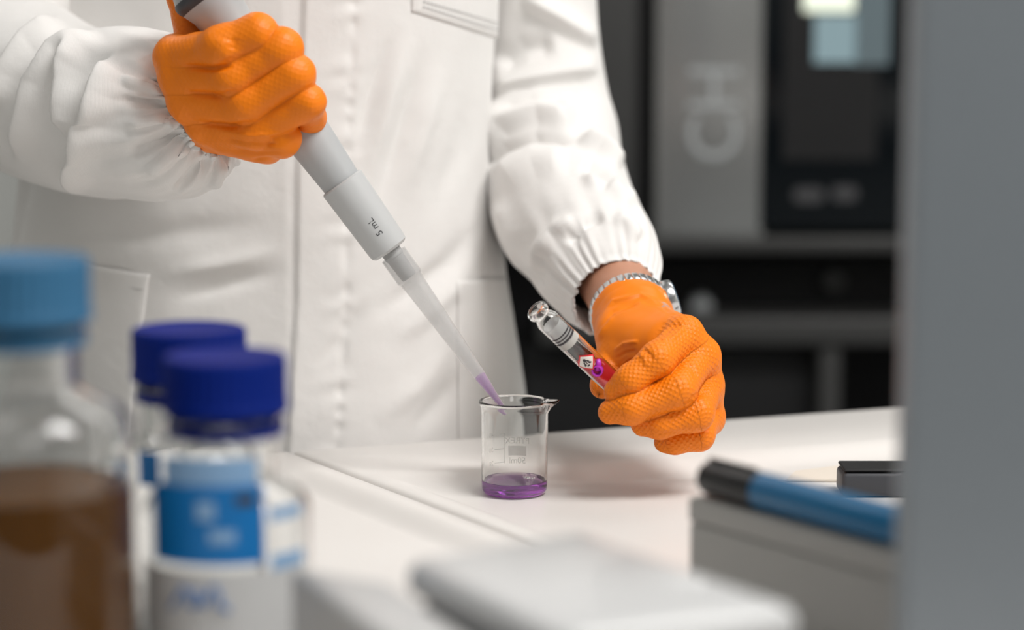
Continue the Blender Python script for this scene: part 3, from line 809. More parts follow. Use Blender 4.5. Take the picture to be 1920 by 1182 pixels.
SL_R = [
 ([(225, 92), (195, 160), (165, 240), (142, 310), (138, 378)], 26, 9.0, 8), ([(150, 85), (128, 130), (122, 200), (128, 262)], 20, 7.0, 7),
 ([(190, 55), (110, 100), (70, 160), (50, 230), (30, 310)], 22, 8.0, 8), ([(120, 30), (50, 80), (10, 140), (-20, 220)], 20, 7.0, 7),
 ([(225, 150), (280, 162), (322, 182)], 9, 3.0), ([(222, 182), (280, 192), (328, 203)], 9, -2.6), ([(235, 236), (290, 226), (335, 228)], 9, 3.0),
 ([(240, 292), (300, 264), (345, 250)], 10, -3.5), ([(270, 332), (320, 292), (365, 268)], 10, 3.0), ([(330, 362), (370, 317), (395, 292)], 9, -3.0),
 ([(400, 357), (410, 322), (425, 300)], 8, 3.0), ([(300, 128), (314, 178), (338, 226), (374, 262), (418, 288), (452, 302)], 4.5, -2.6),
 *[([(x_ - dx_, y_ - dy_), (x_ + dx_, y_ + dy_)], 3.2, h_) for x_, y_, dx_, dy_, h_ in ((298, 150, 14, 3, 2.2), (304, 172, 14, 2, -2), (312, 192, 15, 0, 2.2), (322, 212, 14, -3, -2), (334, 232, 14, -5, 2.2), (350, 250, 13, -7, -2), (366, 264, 11, -10, 2.2), (386, 276, 10, -12, -2), (404, 288, 8, -13, 2.2), (424, 296, 6, -13, -2), (444, 304, 4, -13, 2))], ([(285, -10), (300, 18), (322, 46)], 6, -5.0), ([(250, -10), (288, 22), (308, 46)], 9, 5.0), ([(200, -20), (230, 10), (270, 40)], 10, -4.0),
]
sleeve('sleeve', [(165, -420, 1.54, 66), (155, -260, 1.53, 66), (100, -110, 1.51, 64), (10, 15, 1.478, 58), (-12, 105, 1.455, 55), (62, 168, 1.425, 57), (150, 206, 1.390, 56),
                  (250, 212, 1.352, 54), (318, 219, 1.328, 51.5), (352, 221, 1.315, 45.5), (372, 216, 1.307, 35), (385, 210, 1.301, 26), (397, 208, 1.296, 25.0), (407, 206, 1.292, 26.0)], .012, SL_R, seed=2.0, gain=1.6, lump=.7)
SL_L = [
 # the upper sleeve rolls over the forearm at the elbow
 ([(900, 285), (945, 240), (1010, 222), (1085, 240)], 40, 11.0, 11), ([(900, 318), (945, 276), (1005, 256), (1085, 264)], 7, -7.0, 9), ([(930, 340), (1000, 300), (1070, 304)], 26, 5.5),
 ([(915, 178), (980, 158), (1050, 142), (1130, 126)], 30, 8.0, 12), ([(930, 128), (980, 92), (1045, 84)], 22, -6.5), ([(975, -10), (1050, 40), (1120, 90)], 22, 8.0, 12),
 ([(940, 218), (1000, 200), (1070, 204)], 14, -5.0), ([(1080, 262), (1122, 280), (1168, 318)], 14, 10.0, 7), ([(1092, 300), (1122, 326), (1145, 356)], 13, -6.0),
 ([(995, 530), (1010, 475), (1050, 432), (1100, 412)], 18, 5.5, 10), ([(1062, 462), (1086, 424), (1135, 402)], 11, -4.5), ([(1085, 330), (1140, 344), (1200, 388)], 20, 5.0, 12),
 ([(975, 430), (990, 495), (1020, 548)], 18, -3.5), ([(930, 370), (955, 450), (980, 525)], 16, 3.5), ([(1150, 400), (1180, 420), (1205, 450)], 12, 3.0),
]
sleeve('sleeve', [(985, -420, 1.585, 52), (1000, -200, 1.585, 46), (1015, 0, 1.585, 41), (1022, 140, 1.585, 44), (1026, 240, 1.578, 51), (1034, 315, 1.550, 52), (1058, 395, 1.495, 50),
                  (1092, 445, 1.450, 46), (1116, 486, 1.420, 43), (1131, 516, 1.405, 39.5), (1141, 538, 1.394, 34.5), (1148, 552, 1.387, 30.5), (1154, 562, 1.381, 28.8)], .008, SL_L, seed=6.0, frill=0.0, lump=.35, gain=1.25)

# --- gloves
armL = (W_L - E_L) / np.linalg.norm(W_L - E_L); armR = (W_R - E_R) / np.linalg.norm(W_R - E_R)
wl = P(1186, 594, 1.350)
mcp = {k: P(*v[0][:3]) for k, v in GL_L.items()}
palmL = [(wl - armL * .004, P(1205, 622, 1.332), 25.0, 20, 6), (P(1200, 615, 1.338), mcp['index'], 19, 10.6, 8), (P(1205, 640, 1.340), mcp['middle'], 18, 11, 8),
         (P(1215, 665, 1.342), mcp['ring'], 17, 11, 8), (P(1225, 690, 1.345), mcp['pinky'], 15, 10, 8),
         (P(1160, 652, 1.324), P(1270, 640, 1.298), 11.5, 9, 9), (P(1166, 668, 1.314), P(1238, 655, 1.294), 10.5, 10, 6), (P(1156, 622, 1.326), P(1236, 642, 1.298), 13, 11.5, 10),
         (mcp['index'], mcp['middle'], 10.6, 11, 5), (mcp['middle'], mcp['ring'], 11, 11, 5), (mcp['ring'], mcp['pinky'], 11, 10, 5)]
extraL = [(wl - armL * .0015, wl + armL * .004, 26.4, 25.6, 2.5)]
GS_L = [
 ([(1122, 600), (1150, 565), (1200, 552), (1250, 575)], 4, 1.0), ([(1126, 620), (1150, 585), (1200, 567)], 4, -0.9), ([(1120, 640), (1135, 610), (1150, 590)], 5, 1.0),
 ([(1200, 565), (1240, 572), (1262, 592)], 4, -.7),
 ([(1150, 660), (1170, 645), (1200, 640)], 3.5, 1.1), ([(1152, 675), (1172, 662), (1196, 657)], 3.5, -1.0), ([(1160, 690), (1180, 672), (1200, 668)], 3, .8),
 ([(1205, 655), (1218, 664), (1226, 680)], 3.5, -.9), ([(1196, 660), (1208, 672), (1214, 690)], 3.5, .8),
 ([(1243, 628), (1262, 612), (1280, 606)], 4, -1.2), ([(1255, 640), (1272, 625), (1284, 612)], 3.5, .9), ([(1240, 640), (1256, 633)], 3, .8),
 ([(1285, 684), (1300, 690), (1308, 712)], 4, -1.0),
 ([(1290, 752), (1318, 735), (1340, 745)], 4, -1.0), ([(1308, 752), (1328, 748)], 3, .8), ([(1280, 760), (1300, 752)], 3, -.7),
 ([(1225, 815), (1260, 812), (1300, 808)], 3, -.6),
]
def maskL(V):
    X, Y, D = project(V)
    return np.clip((X + Y - 1815) / 40, .15, 1)
build_glove(GL_L, TH_L, palmL, extraL, wl - armL * .0035, armL, .00075, 'glove', M['glove'], GS_L, wmask=maskL)['label'] = 'orange textured glove holding the glass tube'
wr = P(372, 212, 1.308)
mr = {k: P(*v[0][:3]) for k, v in GL_R.items()}
palmR = [(wr - armR * .055, P(395, 200, 1.300), 22, 22, 6), (P(390, 170, 1.300), mr['index'], 18, 14, 8), (P(395, 190, 1.300), mr['middle'], 18, 13, 8),
         (P(405, 210, 1.300), mr['ring'], 18, 13, 8), (P(420, 235, 1.300), mr['pinky'], 16, 13, 8),
         (P(400, 240, 1.290), P(500, 272, 1.272), 14, 11.5, 8), (P(430, 250, 1.275), P(530, 262, 1.258), 13, 11.5, 6)]
GS_R = [
 ([(340, 124), (400, 129), (440, 122)], 5, -1.7), ([(345, 174), (410, 179), (450, 170)], 5, -1.7), ([(372, 230), (430, 237), (482, 229)], 5, -1.6),
 ([(410, 258), (460, 268), (530, 270)], 4, -1.0), ([(400, 245), (470, 255), (545, 248)], 4, .9), ([(430, 280), (480, 288), (540, 285)], 4, -.9), ([(470, 300), (500, 297), (535, 298)], 3.5, -1.0),
 ([(420, 70), (415, 90), (425, 115)], 16, 1.0), ([(440, 70), (436, 95)], 8, -.8), ([(330, 200), (340, 240), (380, 265)], 8, .8),
]
build_glove(GL_R, TH_R, palmR, [], wr - armR * .05, armR, .0008, 'glove', M['glove_soft'], GS_R)['label'] = 'orange glove gripping the grey pipette'

# --- wristwatch on the bare wrist
wc = wl - armL * .0050
xw, yw, aw = frame(armL)
watch = bpy.data.objects.new('wristwatch', None); COL.objects.link(watch); watch.parent = person; ORG[watch.name] = person_loc
watch['label'] = 'silver wristwatch with link bracelet'
rw = .0255; NL = 34
lv, lf = box_geo((0, 0, 0), (.0022, 2 * math.pi * rw / NL * .9, .009))
# watch face sits on the right side of the wrist
d0 = RT * .95 + UP * .30; d0 = d0 - armL * (d0 @ armL); d0 /= np.linalg.norm(d0); d1 = np.cross(armL, d0)
for k in range(NL):
    q = 2 * math.pi * (k + .5) / NL; er = math.cos(q) * d0 + math.sin(q) * d1; et = -math.sin(q) * d0 + math.cos(q) * d1
    if abs(((q + math.pi) % (2 * math.pi)) - math.pi) < .42: continue
    Rm = np.stack([er, et, armL], 1)
    bevel(mk('bracelet_link', lv @ Rm.T + wc + er * rw, lf, M['steel'], watch), .0006, 2)
cw = wc + d0 * rw
lathe('watch_case', [(.0105, -.003), (.0125, -.001), (.0125, .003), (.0115, .0045), (.0105, .0045)], cw - armL * .001, M['steel'], watch, axis=d0, seg=48)
lathe('watch_crystal', [(.0106, .0035), (.0104, .0052), (.007, .0058), (.0001, .0059)], cw - armL * .001, M['watchglass'], watch, axis=d0, seg=48)

# ------------------------------------------------------------------ pipette
T0 = P(948, 772, 1.303); T1 = P(410, 20, 1.268)
pa = (T1 - T0); PL = np.linalg.norm(pa); pa /= PL
pip = thing('pipette', T0, 'grey single channel pipette with clear tip held above the beaker', 'pipette')
mmm = .001
def plathe(name, prof, m, parent=pip, seg=72, cap=True):
    return lathe(name, [(r * mmm, h * mmm) for r, h in prof], T0, m, parent, axis=pa, seg=seg, cap=cap, xdir=-FW)
SCL = PL / .3005
tp = plathe('pipette_tip', [(0.9, 0), (1.3, 0), (3.9, 28), (7.0, 96), (7.4, 98), (7.4, 100), (8.4, 101), (8.4, 118), (7.9, 118), (7.9, 101.5), (6.9, 100), (6.6, 96), (3.5, 28), (0.9, 0)], M['tip'], cap=False)
plathe('purple_liquid', [(0.3, 0.3), (0.85, 0.6), (3.3, 27.2), (2.6, 27.8), (0.01, 27.6)], M['tipliq'], tp, seg=32)
plathe('nozzle', [(4.6, 101), (5.0, 101.5), (5.6, 116), (6.2, 116.3), (6.2, 124), (5, 128)], M['nozzle'])
plathe('barrel', [(6, 121), (10.6, 121), (12.2, 122.5), (12.6, 125), (13.9, 168), (14.0, 170.5), (13.2, 171.6), (12.4, 171.2), (12.2, 169.5), (11.8, 169.2)], M['pip'])
plathe('shaft', [(11.9, 160), (12.1, 172), (14.3, 204), (15.0, 225), (15.0, 285), (16.5, 298), (19.5, 306), (20, 312), (18, 318), (15.5, 320)], M['pip2'])
plathe('collar_ring', [(16.6, 300.5), (20.4, 307.2), (20.9, 309), (20.9, 311), (20.2, 312.5), (19.2, 312.5)], M['charcoal'])
plathe('plunger', [(9, 319), (9, 335), (12, 337), (12, 346), (9, 348), (0.01, 348)], M['pip'])
# finger hook at the head
xh = RT - pa * (RT @ pa); xh /= np.linalg.norm(xh)
hb = T0 + pa * .303
Vh, Fh = tube_geo([hb + xh * .012, hb + xh * .026 + pa * .004, hb + xh * .034 - pa * .002, hb + xh * .037 - pa * .012], [.008, .008, .0065, .004], 16)
mk('finger_hook', Vh, Fh, M['pip'], pip)
# print '5 mL' wrapped on the barrel, reading along it
Vt, Ft = text_geo('5 mL', 0.0058)
c_s = .1385
ang0 = 0.0
def wrap(Vt, h0, rfun, sgn, toward):
    x = toward - pa * (toward @ pa); x /= np.linalg.norm(x); y = np.cross(pa, x); out = []
    for u, v, _ in Vt:
        hgt = h0 + sgn * u; r = rfun(hgt); a = -v * sgn / r
        out.append(T0 + pa * hgt + r * (math.cos(a) * x + math.sin(a) * y))
    return np.array(out)
mk('volume_print', wrap(Vt, c_s, lambda h: .0126 + (h - .125) / .043 * .0013 + .00012, 1, -FW + RT * .12), Ft, M['ink'], pip, smooth=False)

# ------------------------------------------------------------------ beaker
bc = PZ(964.5, 926, 0.0); bc[2] = 0.0005
RB = .0200
beaker = thing('beaker', bc, 'small clear glass beaker with purple liquid on the bench', 'beaker')
spd = np.array([1.0, -.10]); spd /= np.linalg.norm(spd)
def beaker_geo():
    prof = [(.001, 0), (.016, 0), (.0185, .0008), (.0197, .0028), (RB, .006), (RB, .0495), (RB + .0003, .0530), (RB + .0013, .0550), (RB + .0017, .0563), (RB + .0012, .0572),
            (RB + .0002, .0573), (RB - .0007, .0560), (RB - .0011, .0540), (RB - .0013, .0495), (RB - .0013, .006), (.0182, .0028), (.0165, .0018), (.001, .0016)]
    seg = 128; V = []; f = []
    for r, h in prof:
        for i in range(seg):
            t = 2 * math.pi * i / seg; d = np.array([math.cos(t), math.sin(t)])
            sp_ = d @ spd; ang = math.acos(max(-1, min(1, sp_)))
            k = max(0, (h - .0465) / .0105); k = k * k
            bump_ = math.exp(-(ang / .23) ** 2) * .0062 * k
            r2 = r + bump_; h2 = h + math.exp(-(ang / .18) ** 2) * .0006 * k
            nar = math.exp(-((ang - .42) / .16) ** 2) * .0008 * k
            r2 -= nar
            V.append((bc[0] + d[0] * r2, bc[1] + d[1] * r2, bc[2] + h2))
    n = len(prof)
    for j in range(n - 1):
        for i in range(seg):
            q = (i + 1) % seg; f.append((j * seg + i, j * seg + q, (j + 1) * seg + q, (j + 1) * seg + i))
    f.append(tuple(range(seg))[::-1]); f.append(tuple(range((n - 1) * seg, n * seg)))
    return V, f
Vg, Fg = beaker_geo(); mk('glass_wall', Vg, Fg, M['glass'], beaker)
# liquid with a meniscus
lathe('purple_liquid', [(.001, .0011), (.0163, .0012), (.0184, .0020), (RB - .0009, .0042), (RB - .0008, .006), (RB - .0008, .0085), (RB - .0022, .0079), (RB - .004, .0076), (.001, .0075)], bc, M['purple'], beaker, seg=96)
# a few bubbles at the liquid surface
for dx, dy, r in ((.0085, .006, .0018), (.0105, .0045, .0013), (.0065, .0075, .0012), (.012, .007, .001)):
    lathe('bubble', [(r * math.sin(q), r - r * math.cos(q)) for q in np.linspace(.15, math.pi - .05, 8)], bc + np.array([dx, dy, .0072]), M['glass'], beaker, seg=16)
# printed scale on the far side, read from outside (seen mirrored through the glass)
def cyl_print(Vt, ang_c, zc, r=RB + .00012):
    out = []
    for u, v, _ in Vt:
        a = ang_c + u / r       # outside reader: left to right goes counter-clockwise seen from above
        out.append((bc[0] + r * math.cos(a), bc[1] + r * math.sin(a), bc[2] + zc + v))
    return np.array(out)
FAR = math.pi / 2
def pr(name, geo, ang, z): return mk(name, cyl_print(geo[0], ang, z), geo[1], M['frost'], beaker, smooth=False)
def strip(wd, ht, n=10):
    V = []; f = []
    for i in range(n + 1):
        u = -wd / 2 + wd * i / n; V += [(u, -ht / 2, 0), (u, ht / 2, 0)]
    for i in range(n): f.append((2 * i, 2 * i + 2, 2 * i + 3, 2 * i + 1))
    return np.array(V), f
pr('printed_name', text_geo('PYREX', .0056), FAR - .10, .0285)
pr('printed_patch', strip(.0118, .0062), FAR - .10, .0222)
pr('printed_volume', text_geo('50ml', .0056), FAR - .10, .0158)
pr('scale_line', strip(.0005, .0190), FAR + .33, .0240)
for k, (z, wv, tx) in enumerate(((.0330, .0035, '40'), (.0236, .0075, '30'), (.0150, .0075, '20'))):
    pr('scale_mark', strip(wv, .0004), FAR + .33 + (wv / 2) / RB, z)
    pr('scale_number', text_geo(tx, .0042), FAR + .33 + .0105 / RB, z)

# ------------------------------------------------------------------ sample tube held in the gloved hand
v0 = P(1004, 580, 1.256); v1 = P(1180, 748, 1.294)
va = v1 - v0; VL = np.linalg.norm(va); va /= VL
tube = thing('sample_tube', v1, 'clear glass sample tube with red liquid and hazard label held in gloved fingers', 'tube')
def vl(name, prof, m, parent=tube, seg=64, cap=False):
    return lathe(name, [(r * mmm, h * mmm) for r, h in prof], v0, m, parent, axis=va, seg=seg, cap=cap, xdir=-FW)
Lm = VL * 1000
gw_ = vl('glass_wall', [(4.6, 0.3), (5.2, -.2), (6.2, 0), (6.9, 1), (6.9, 3.2), (6.2, 4.4), (5.4, 5.4), (5.3, 6.6), (6.2, 8.4), (7.1, 10.6), (7.2, 13), (7.2, Lm - 3), (6.2, Lm - .8), (4, Lm), (.01, Lm), (.01, Lm - 1.2), (4, Lm - 1.2), (5.6, Lm - 2), (6.3, Lm - 4), (6.3, 13), (6.2, 11), (5.2, 8.6), (4.3, 6.8), (4.3, 5), (4.6, .3)], M['glass'])
vl('stopper', [(5.0, 15), (6.15, 14.2), (6.2, 16), (6.2, 20), (6.2, 31), (5.6, 31.5), (5.2, 31), (4.9, 18), (5.0, 15)], M['stopper'])
for h0, wd in ((21.2, .9), (23.4, .9), (25.4, 1.3)):
    vl('black_ring', [(6.26, h0), (6.34, h0 + .1), (6.34, h0 + wd), (6.26, h0 + wd + .1)], M['black'])
vl('white_band', [(6.26, 27.2), (6.34, 27.3), (6.34, 31.4), (6.26, 31.5)], M['signwhite'])
# liquid, level stays horizontal-ish across the tilted tube
def tilted_liquid():
    seg = 48; V = []; f = []; x, y, a = frame(va); H0 = 49; r = 6.15
    prof = [(r, None), (r, Lm - 4.2), (5.4, Lm - 2.4), (3.8, Lm - 1.6), (.2, Lm - 1.5)]
    for rr, h in prof:
        for i in range(seg):
            t = 2 * math.pi * i / seg; d = math.cos(t) * x + math.sin(t) * y
            hh = h if h is not None else H0 + 7.5 * d[2]
            V.append(v0 + (rr * d + a * hh) * mmm)
    for j in range(len(prof) - 1):
        for i in range(seg):
            k = (i + 1) % seg; f.append((j * seg + i, j * seg + k, (j + 1) * seg + k, (j + 1) * seg + i))
    f.append(tuple(range(seg))[::-1]); return V, f
Vl_, Fl_ = tilted_liquid(); mk('red_liquid', Vl_, Fl_, M['redliq'], tube)
# magenta hollow plug on the front of the tube
xf = -FW - va * (-FW @ va); xf /= np.linalg.norm(xf); yf = np.cross(va, xf)
pc = v0 + va * .0555 + xf * .0052 + yf * .0005
dirp = xf * .75 - va * .35 + yf * .3
lathe('magenta_plug', [(.0016, -.002), (.0030, -.001), (.0034, .0020), (.0034, .0034), (.0027, .0036), (.0023, .0028), (.0020, .0005), (.0001, .0004)], pc, M['magenta'], tube, axis=dirp, seg=32)
Vm, Fm = tube_geo([pc + dirp * .001, pc - va * .0035 - yf * .003 + xf * .001, pc - va * .005 - yf * .0045], [.0021, .0019, .0014], 14)
mk('magenta_stem', Vm, Fm, M['magenta'], tube)
# hazard diamond wrapped on the glass
def wrap_tube(Vt, h0, ang0, r):
    out = []
    for u, v in [(q[0], q[1]) for q in Vt]:
        a = ang0 + v / r; out.append(v0 + va * (h0 + u) + r * (math.cos(a) * xf + math.sin(a) * yf))
    return np.array(out)
def poly_grid(quad, n=8):
    V = []; f = []; q = [np.array(p, float) for p in quad]
    for j in range(n + 1):
        for i in range(n + 1):
            s, t = i / n, j / n; V.append((q[0] * (1 - s) + q[1] * s) * (1 - t) + (q[3] * (1 - s) + q[2] * s) * t)
    f = [(j * (n + 1) + i, j * (n + 1) + i + 1, (j + 1) * (n + 1) + i + 1, (j + 1) * (n + 1) + i) for j in range(n) for i in range(n)]
    return np.array(V), f
HZ = (.0455, .30)
# square seen with its diagonals along screen axes: its own sides run along and across the tube
def hz(name, half, r, m):
    h2 = half * 1.414; g = poly_grid([(-h2, 0), (0, -h2), (h2, 0), (0, h2)], 10)
    # rotate 0: sides parallel to the tube axis
    return mk(name, wrap_tube(g[0], HZ[0], HZ[1], r), g[1], m, tube, smooth=True)
hz('hazard_border', .0049, .00730, M['signred']); hz('hazard_field', .0040, .00736, M['signwhite'])
pic = []
def blob(pts):  # small polygon fan in label coordinates
    return np.array([(*p, 0) for p in pts]), [tuple(range(len(pts)))]
def circ(cx, cy, rx, ry, n=14, rot=0):
    return blob([(cx + rx * math.cos(t) * math.cos(rot) - ry * math.sin(t) * math.sin(rot), cy + rx * math.cos(t) * math.sin(rot) + ry * math.sin(t) * math.cos(rot)) for t in np.linspace(0, 2 * math.pi, n, endpoint=False)])
q45 = math.pi / 4
for g in (circ(-.0019, 0.0, .0011, .0009), circ(-.0004, .0012, .0011, .0005, rot=.5), circ(-.0004, -.0012, .0011, .0005, rot=-.5), circ(.0012, .0016, .0010, .0006, rot=.9),
          circ(.0012, -.0016, .0010, .0006, rot=-.9), circ(.0023, .0003, .0006, .0009), blob([(-.0012, -.0004), (.0012, -.0002), (.0012, .0002), (-.0012, .0004)])):
    pic.append((wrap_tube(g[0] * 1.05, HZ[0], HZ[1], .00742), g[1]))
Vp, Fp = join_geo(pic); mk('hazard_pictogram', Vp, Fp, M['ink'], tube, smooth=False)

# ------------------------------------------------------------------ bottles
def bottle(px, py_top, d, rb, hbody, hneck, rcap, hcap, capmat, name, label, group, fill=None):
    c = P(px, py_top, d); c[2] = .0005
    t = thing(name, c, label, 'bottle', group)
    rn = rcap * .80
    sh = hbody + (rb - rn) * .95
    prof = [(.001, .001), (rb * .88, 0), (rb * .96, .002), (rb, .007), (rb, hbody), (rb * .985, hbody + (sh - hbody) * .2), (rb * .90, hbody + (sh - hbody) * .52), (rn * 1.12, hbody + (sh - hbody) * .88), (rn, sh), (rn, hneck - hcap * .95), (rn + .0035, hneck - hcap * .92), (rn + .0035, hneck - hcap * .84), (rn, hneck - hcap * .8), (rn, hneck - .003)]
    inner = [(max(.001, r - .0022), h + (.003 if i < 3 else 0)) for i, (r, h) in enumerate(prof)][::-1]
    lathe('glass_body', prof + inner, c, M['bglass'], t, seg=96, cap=False)
    # ribbed screw cap
    seg = 144; z0 = hneck - hcap * .78; V = []; f = []
    cprof = [(.97, z0), (1.03, z0 + .0006), (1.03, z0 + .004), (1.0, z0 + .0048), (1.0, hneck - .003), (.985, hneck - .0008), (.95, hneck), (.80, hneck), (.76, hneck - .0006), (.001, hneck - .0006)]
    for k, (rr, h) in enumerate(cprof):
        for i in range(seg):
            a = 2 * math.pi * i / seg; r = rr * rcap * (1 + (.012 * (1 if i % 4 < 2 else -1) if 3 <= k <= 5 else 0))
            V.append((c[0] + r * math.cos(a), c[1] + r * math.sin(a), c[2] + h))
    for j in range(len(cprof) - 1):
        for i in range(seg):
            k = (i + 1) % seg; f.append((j * seg + i, j * seg + k, (j + 1) * seg + k, (j + 1) * seg + i))
    f.append(tuple(range(seg))[::-1])
    mk('screw_cap', V, f, capmat, t, auto=40)
    pour = lathe('pouring_ring', [(rn + .0005, z0 - .010), (rn + .004, z0 - .009), (rn + .004, z0 - .004), (rn + .0005, z0 - .003)], c, M['caplight'] if capmat is M['caplight'] else M['capblue'], t, seg=64, cap=False)
    if fill:
        lathe('liquid', [(.001, .0035), (rb * .9, .0035), (rb - .0010, .008), (rb - .0010, fill[0]), (.001, fill[0])], c, fill[1], t, seg=64)
    return t, c, rb
def wrap_label(t, c, rb, x0, x1, y0, y1, m, name, off=.0004):
    """paper label on the bottle wall spanning these directions as seen from the front"""
    d = np.hypot(c[0], c[1]); ang = math.atan2(-c[1], -c[0])
    def au(x):
        r = P(x, 900, 1.0)[:2] - CAM[:2]; r = r / np.linalg.norm(r); q = CAM[:2] - c[:2]
        b_ = q @ r; disc = b_ * b_ - (q @ q - rb * rb); t_ = -b_ - math.sqrt(max(disc, 0)); h_ = q + r * t_
        return math.atan2(h_[1], h_[0]) + math.pi / 2
    fd = (c - CAM) @ FW - rb
    zt = P(960, y0, fd)[2]; zb = P(960, y1, fd)[2]
    n = 24; V = []; f = []
    for i in range(n + 1):
        a = -math.pi / 2 + au(x0) + (au(x1) - au(x0)) * i / n
        for z in (zb, zt): V.append((c[0] + (rb + off) * math.cos(a), c[1] + (rb + off) * math.sin(a), z))
    for i in range(n): f.append((2 * i, 2 * i + 2, 2 * i + 3, 2 * i + 1))
    return mk(name, V, f, m, t)
tA, cA, rA = bottle(36, 484, .85, .043, .118, .190, .0272, .033, M['caplight'], 'reagent_bottle', 'large glass bottle of brown liquid with light blue cap at left', 'screw cap reagent bottles', fill=(.098, M['brown']))
tB, cB, rB = bottle(354, 620, .985, .035, .082, .1435, .0262, .031, M['capblue'], 'reagent_bottle', 'clear bottle with dark blue cap standing behind the labelled bottle', 'screw cap reagent bottles')
tC, cC, rC = bottle(421, 660, .90, .0355, .078, .1440, .0260, .031, M['capblue'], 'reagent_bottle', 'clear bottle with dark blue cap and blue label, nearest the middle', 'screw cap reagent bottles')
wrap_label(tC, cC, rC, 288, 492, 900, 1052, M['labelblue'], 'blue_label')
wrap_label(tC, cC, rC, 308, 482, 848, 900, M['labelpale'], 'label_strip', .0003)
wrap_label(tC, cC, rC, 268, 565, 1066, 1300, M['labelwhite'], 'white_label', .0002)
wrap_label(tC, cC, rC, 502, 562, 950, 975, M['labelpale'], 'printed_scale', .0003)
wrap_label(tC, cC, rC, 505, 565, 1040, 1070, M['labelpale'], 'printed_scale', .0004)
wrap_label(tC, cC, rC, 440, 478, 918, 938, M['charcoal'], 'label_mark', .0007)
wrap_label(tC, cC, rC, 368, 402, 930, 966, M['labelpale'], 'label_mark', .0007)
wrap_label(tC, cC, rC, 390, 440, 985, 1010, M['labelpale'], 'label_mark', .0006)
wrap_label(tB, cB, rB, 262, 300, 840, 905, M['labelblue'], 'blue_label', .0005)
# blue handwriting on the white label
fd = (cC - CAM) @ FW
def hand(pts):
    out = []
    for x, y in pts:
        r = P(x, 900, 1.0)[:2] - CAM[:2]; r = r / np.linalg.norm(r); q = CAM[:2] - cC[:2]; b_ = q @ r
        h_ = q + r * (-b_ - math.sqrt(max(b_ * b_ - (q @ q - rC * rC), 0))); a = math.atan2(h_[1], h_[0])
        out.append((cC[0] + (rC + .0008) * math.cos(a), cC[1] + (rC + .0008) * math.sin(a), P(960, y, fd - rC)[2]))
    return tube_geo(out, .0010, 6)
Vw, Fw_ = join_geo([hand([(318, 1140), (330, 1118), (340, 1098), (352, 1108), (350, 1128), (362, 1134)]), hand([(362, 1100), (372, 1112), (366, 1128), (380, 1130), (388, 1104)]), hand([(388, 1104), (398, 1092), (408, 1112), (404, 1128), (418, 1134), (426, 1140)])])
mk('handwriting', Vw, Fw_, M['inkblue'], tC)

# ------------------------------------------------------------------ foreground devices
zt = .078
cor = [PZ(752, 1046, zt)[:2], PZ(1092, 990, zt)[:2], PZ(1512, 1136, zt)[:2], PZ(1058, 1192, zt)[:2]]
dv = thing('stirrer', (*np.mean(cor, 0), .0005), 'pale grey device with rounded top in the foreground before the beaker', 'device')
prism('base', [tuple(np.mean(cor, 0) + (np.array(p) - np.mean(cor, 0)) * .93) for p in cor], .0005, zt - .014, M['device_side'], dv, bev=.008)
prism('top_plate', [tuple(p) for p in cor], zt - .016, zt, M['device'], dv, bev=.0075, seg=6)
zl = .066
pA, pB = PZ(540, 1058, zl)[:2], PZ(772, 1046, zl)[:2]
off_ = np.array([cor[3][0] - cor[0][0], cor[3][1] - cor[0][1]])
pB2 = cor[0] + np.array([-.004, .010]); pC = cor[3] + np.array([-.008, -.012]); pD = pA + (pC - pB2)
d2 = thing('power_block', (*np.mean([pA, pB2, pC, pD], 0), .0005), 'lower grey block beside the rounded device, nearer the bottles', 'device')
prism('housing', [tuple(pA), tuple(pB2), tuple(pC), tuple(pD)], .0055, zl, M['device2'], d2, bev=.005, seg=5)
for q in (pA, pB2, pC, pD):
    m_ = np.mean([pA, pB2, pC, pD], 0); q = q + (m_ - q) * .25
    lathe('foot', [(.006, 0), (.006, .006)], (q[0], q[1], .0005), M['black'], d2, seg=20)

# grey box with a pen on top
zb = .060
b0 = PZ(1292, 932, zb)[:2]; b1 = PZ(1690, 1040, zb)[:2]
ed = (b1 - b0) / np.linalg.norm(b1 - b0); nr = np.array([-ed[1], ed[0]])
if nr[1] < 0: nr = -nr
b1 = b0 + ed * .140
fp = [tuple(b0), tuple(b1), tuple(b1 + nr * .04), tuple(b0 + nr * .04)]
gb = thing('grey_box', (*np.mean(fp, 0), .0005), 'plain warm grey plastic box carrying the blue marker pen', 'box')
prism('box_body', fp, .0005, zb - .012, M['boxgrey'], gb, bev=.002)
prism('lid', [tuple(np.array(p) + (np.array(p) - np.mean(fp, 0)) * .012) for p in fp], zb - .0118, zb, M['boxgrey'], gb, bev=.002)
rp = .0088
n0 = b0 + ed * .002 + nr * .0095; n1 = n0 + ed * .142
q0 = np.array([*n0, zb + rp]); q1 = np.array([*n1, zb + rp]); pd = (q1 - q0) / np.linalg.norm(q1 - q0)
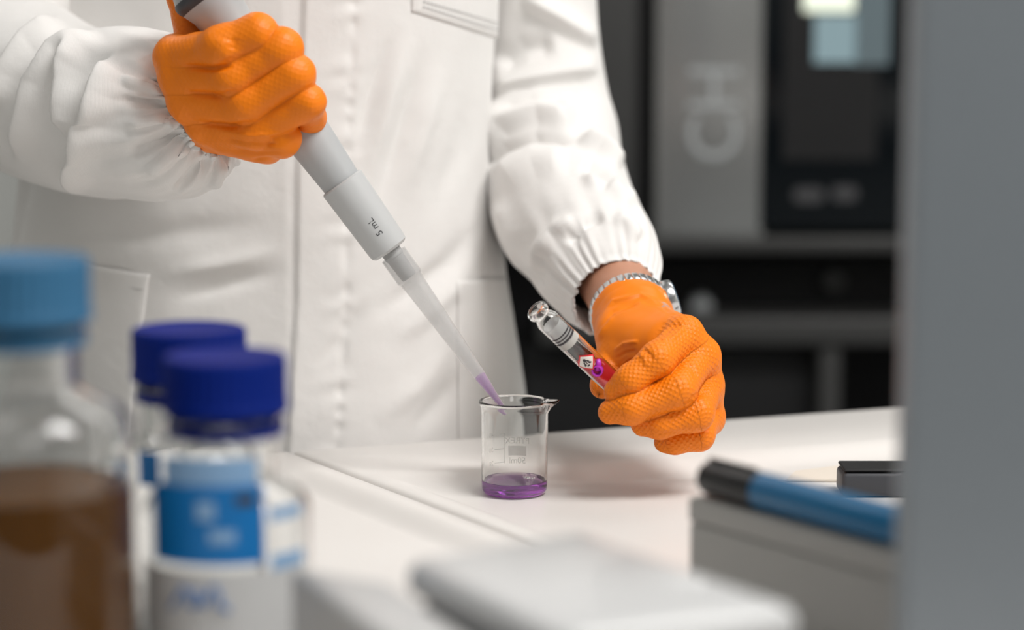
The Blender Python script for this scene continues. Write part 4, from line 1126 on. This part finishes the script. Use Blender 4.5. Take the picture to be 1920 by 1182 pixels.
pen = thing('marker_pen', q0 - np.array([0, 0, rp]), 'blue marker pen with black cap lying on the grey box', 'pen')
def pl(name, prof, m): return lathe(name, [(r * mmm, h * mmm) for r, h in prof], q0, m, pen, axis=pd, seg=48)
pl('pen_cap', [(6.2, 0), (7.6, .8), (8.0, 2.5), (8.6, 30), (8.7, 38), (8.0, 38.4)], M['penblack'])
pl('barrel', [(7.9, 37), (8.7, 38.8), (8.7, 130), (8.2, 138), (7.0, 140.5)], M['penblue'])
cl = q0 + pd * .018 + np.array([0, 0, .0090])
Vk, Fk = box_geo((0, 0, 0), (.032, .003, .0018), None)
xk = pd; zk = np.array([0, 0, 1.0]); yk = np.cross(zk, xk)
bevel(mk('clip', Vk @ np.stack([xk, yk, zk], 1).T + cl, Fk, M['penblack'], pen), .0005, 2)

# dark block and cream card behind the pen
kb = PZ(1640, 935, 0)
kz = PY(1600, 886, kb[1])[2]
dk = thing('charcoal_block', (kb[0], kb[1] + .03, .0005), 'charcoal grey block standing behind the blue marker pen', 'block')
xl = PY(1580, 880, kb[1])[0]
box('block_body', (xl + .06, kb[1] + .013, kz / 2), (.12, .026, kz - .001), M['charcoal'], dk, bev=.003)
box('block_lid', (xl + .06, kb[1] + .013, kz + .001), (.118, .025, .002), M['m_dark'], dk, bev=.001)
ca = PZ(1470, 905, .0005)
cardf = [PZ(1474, 905, 0)[:2], PZ(1590, 905, 0)[:2], PZ(1590, 876, 0)[:2], PZ(1492, 888, 0)[:2]]
card = prism('note_card', [tuple(p) for p in cardf], .0004, .0018, M['cream'], None, origin=(*np.mean(cardf, 0), 0))
tag(card, 'cream card lying on the bench beside the charcoal block', 'card')

# tall grey housing at the right edge
gx = P(1684, 600, .82)
pn = thing('grey_housing', (gx[0] + .12, .80, .0005), 'tall blue grey metal housing filling the right edge', 'housing')
box('side_panel', (gx[0] + .11, .80, .32), (.22, .022, .615), M['panel'], pn, bev=.003, seg=4)
box('foot_rail', (gx[0] + .11, .80, .006), (.21, .05, .011), M['charcoal'], pn, bev=.002)
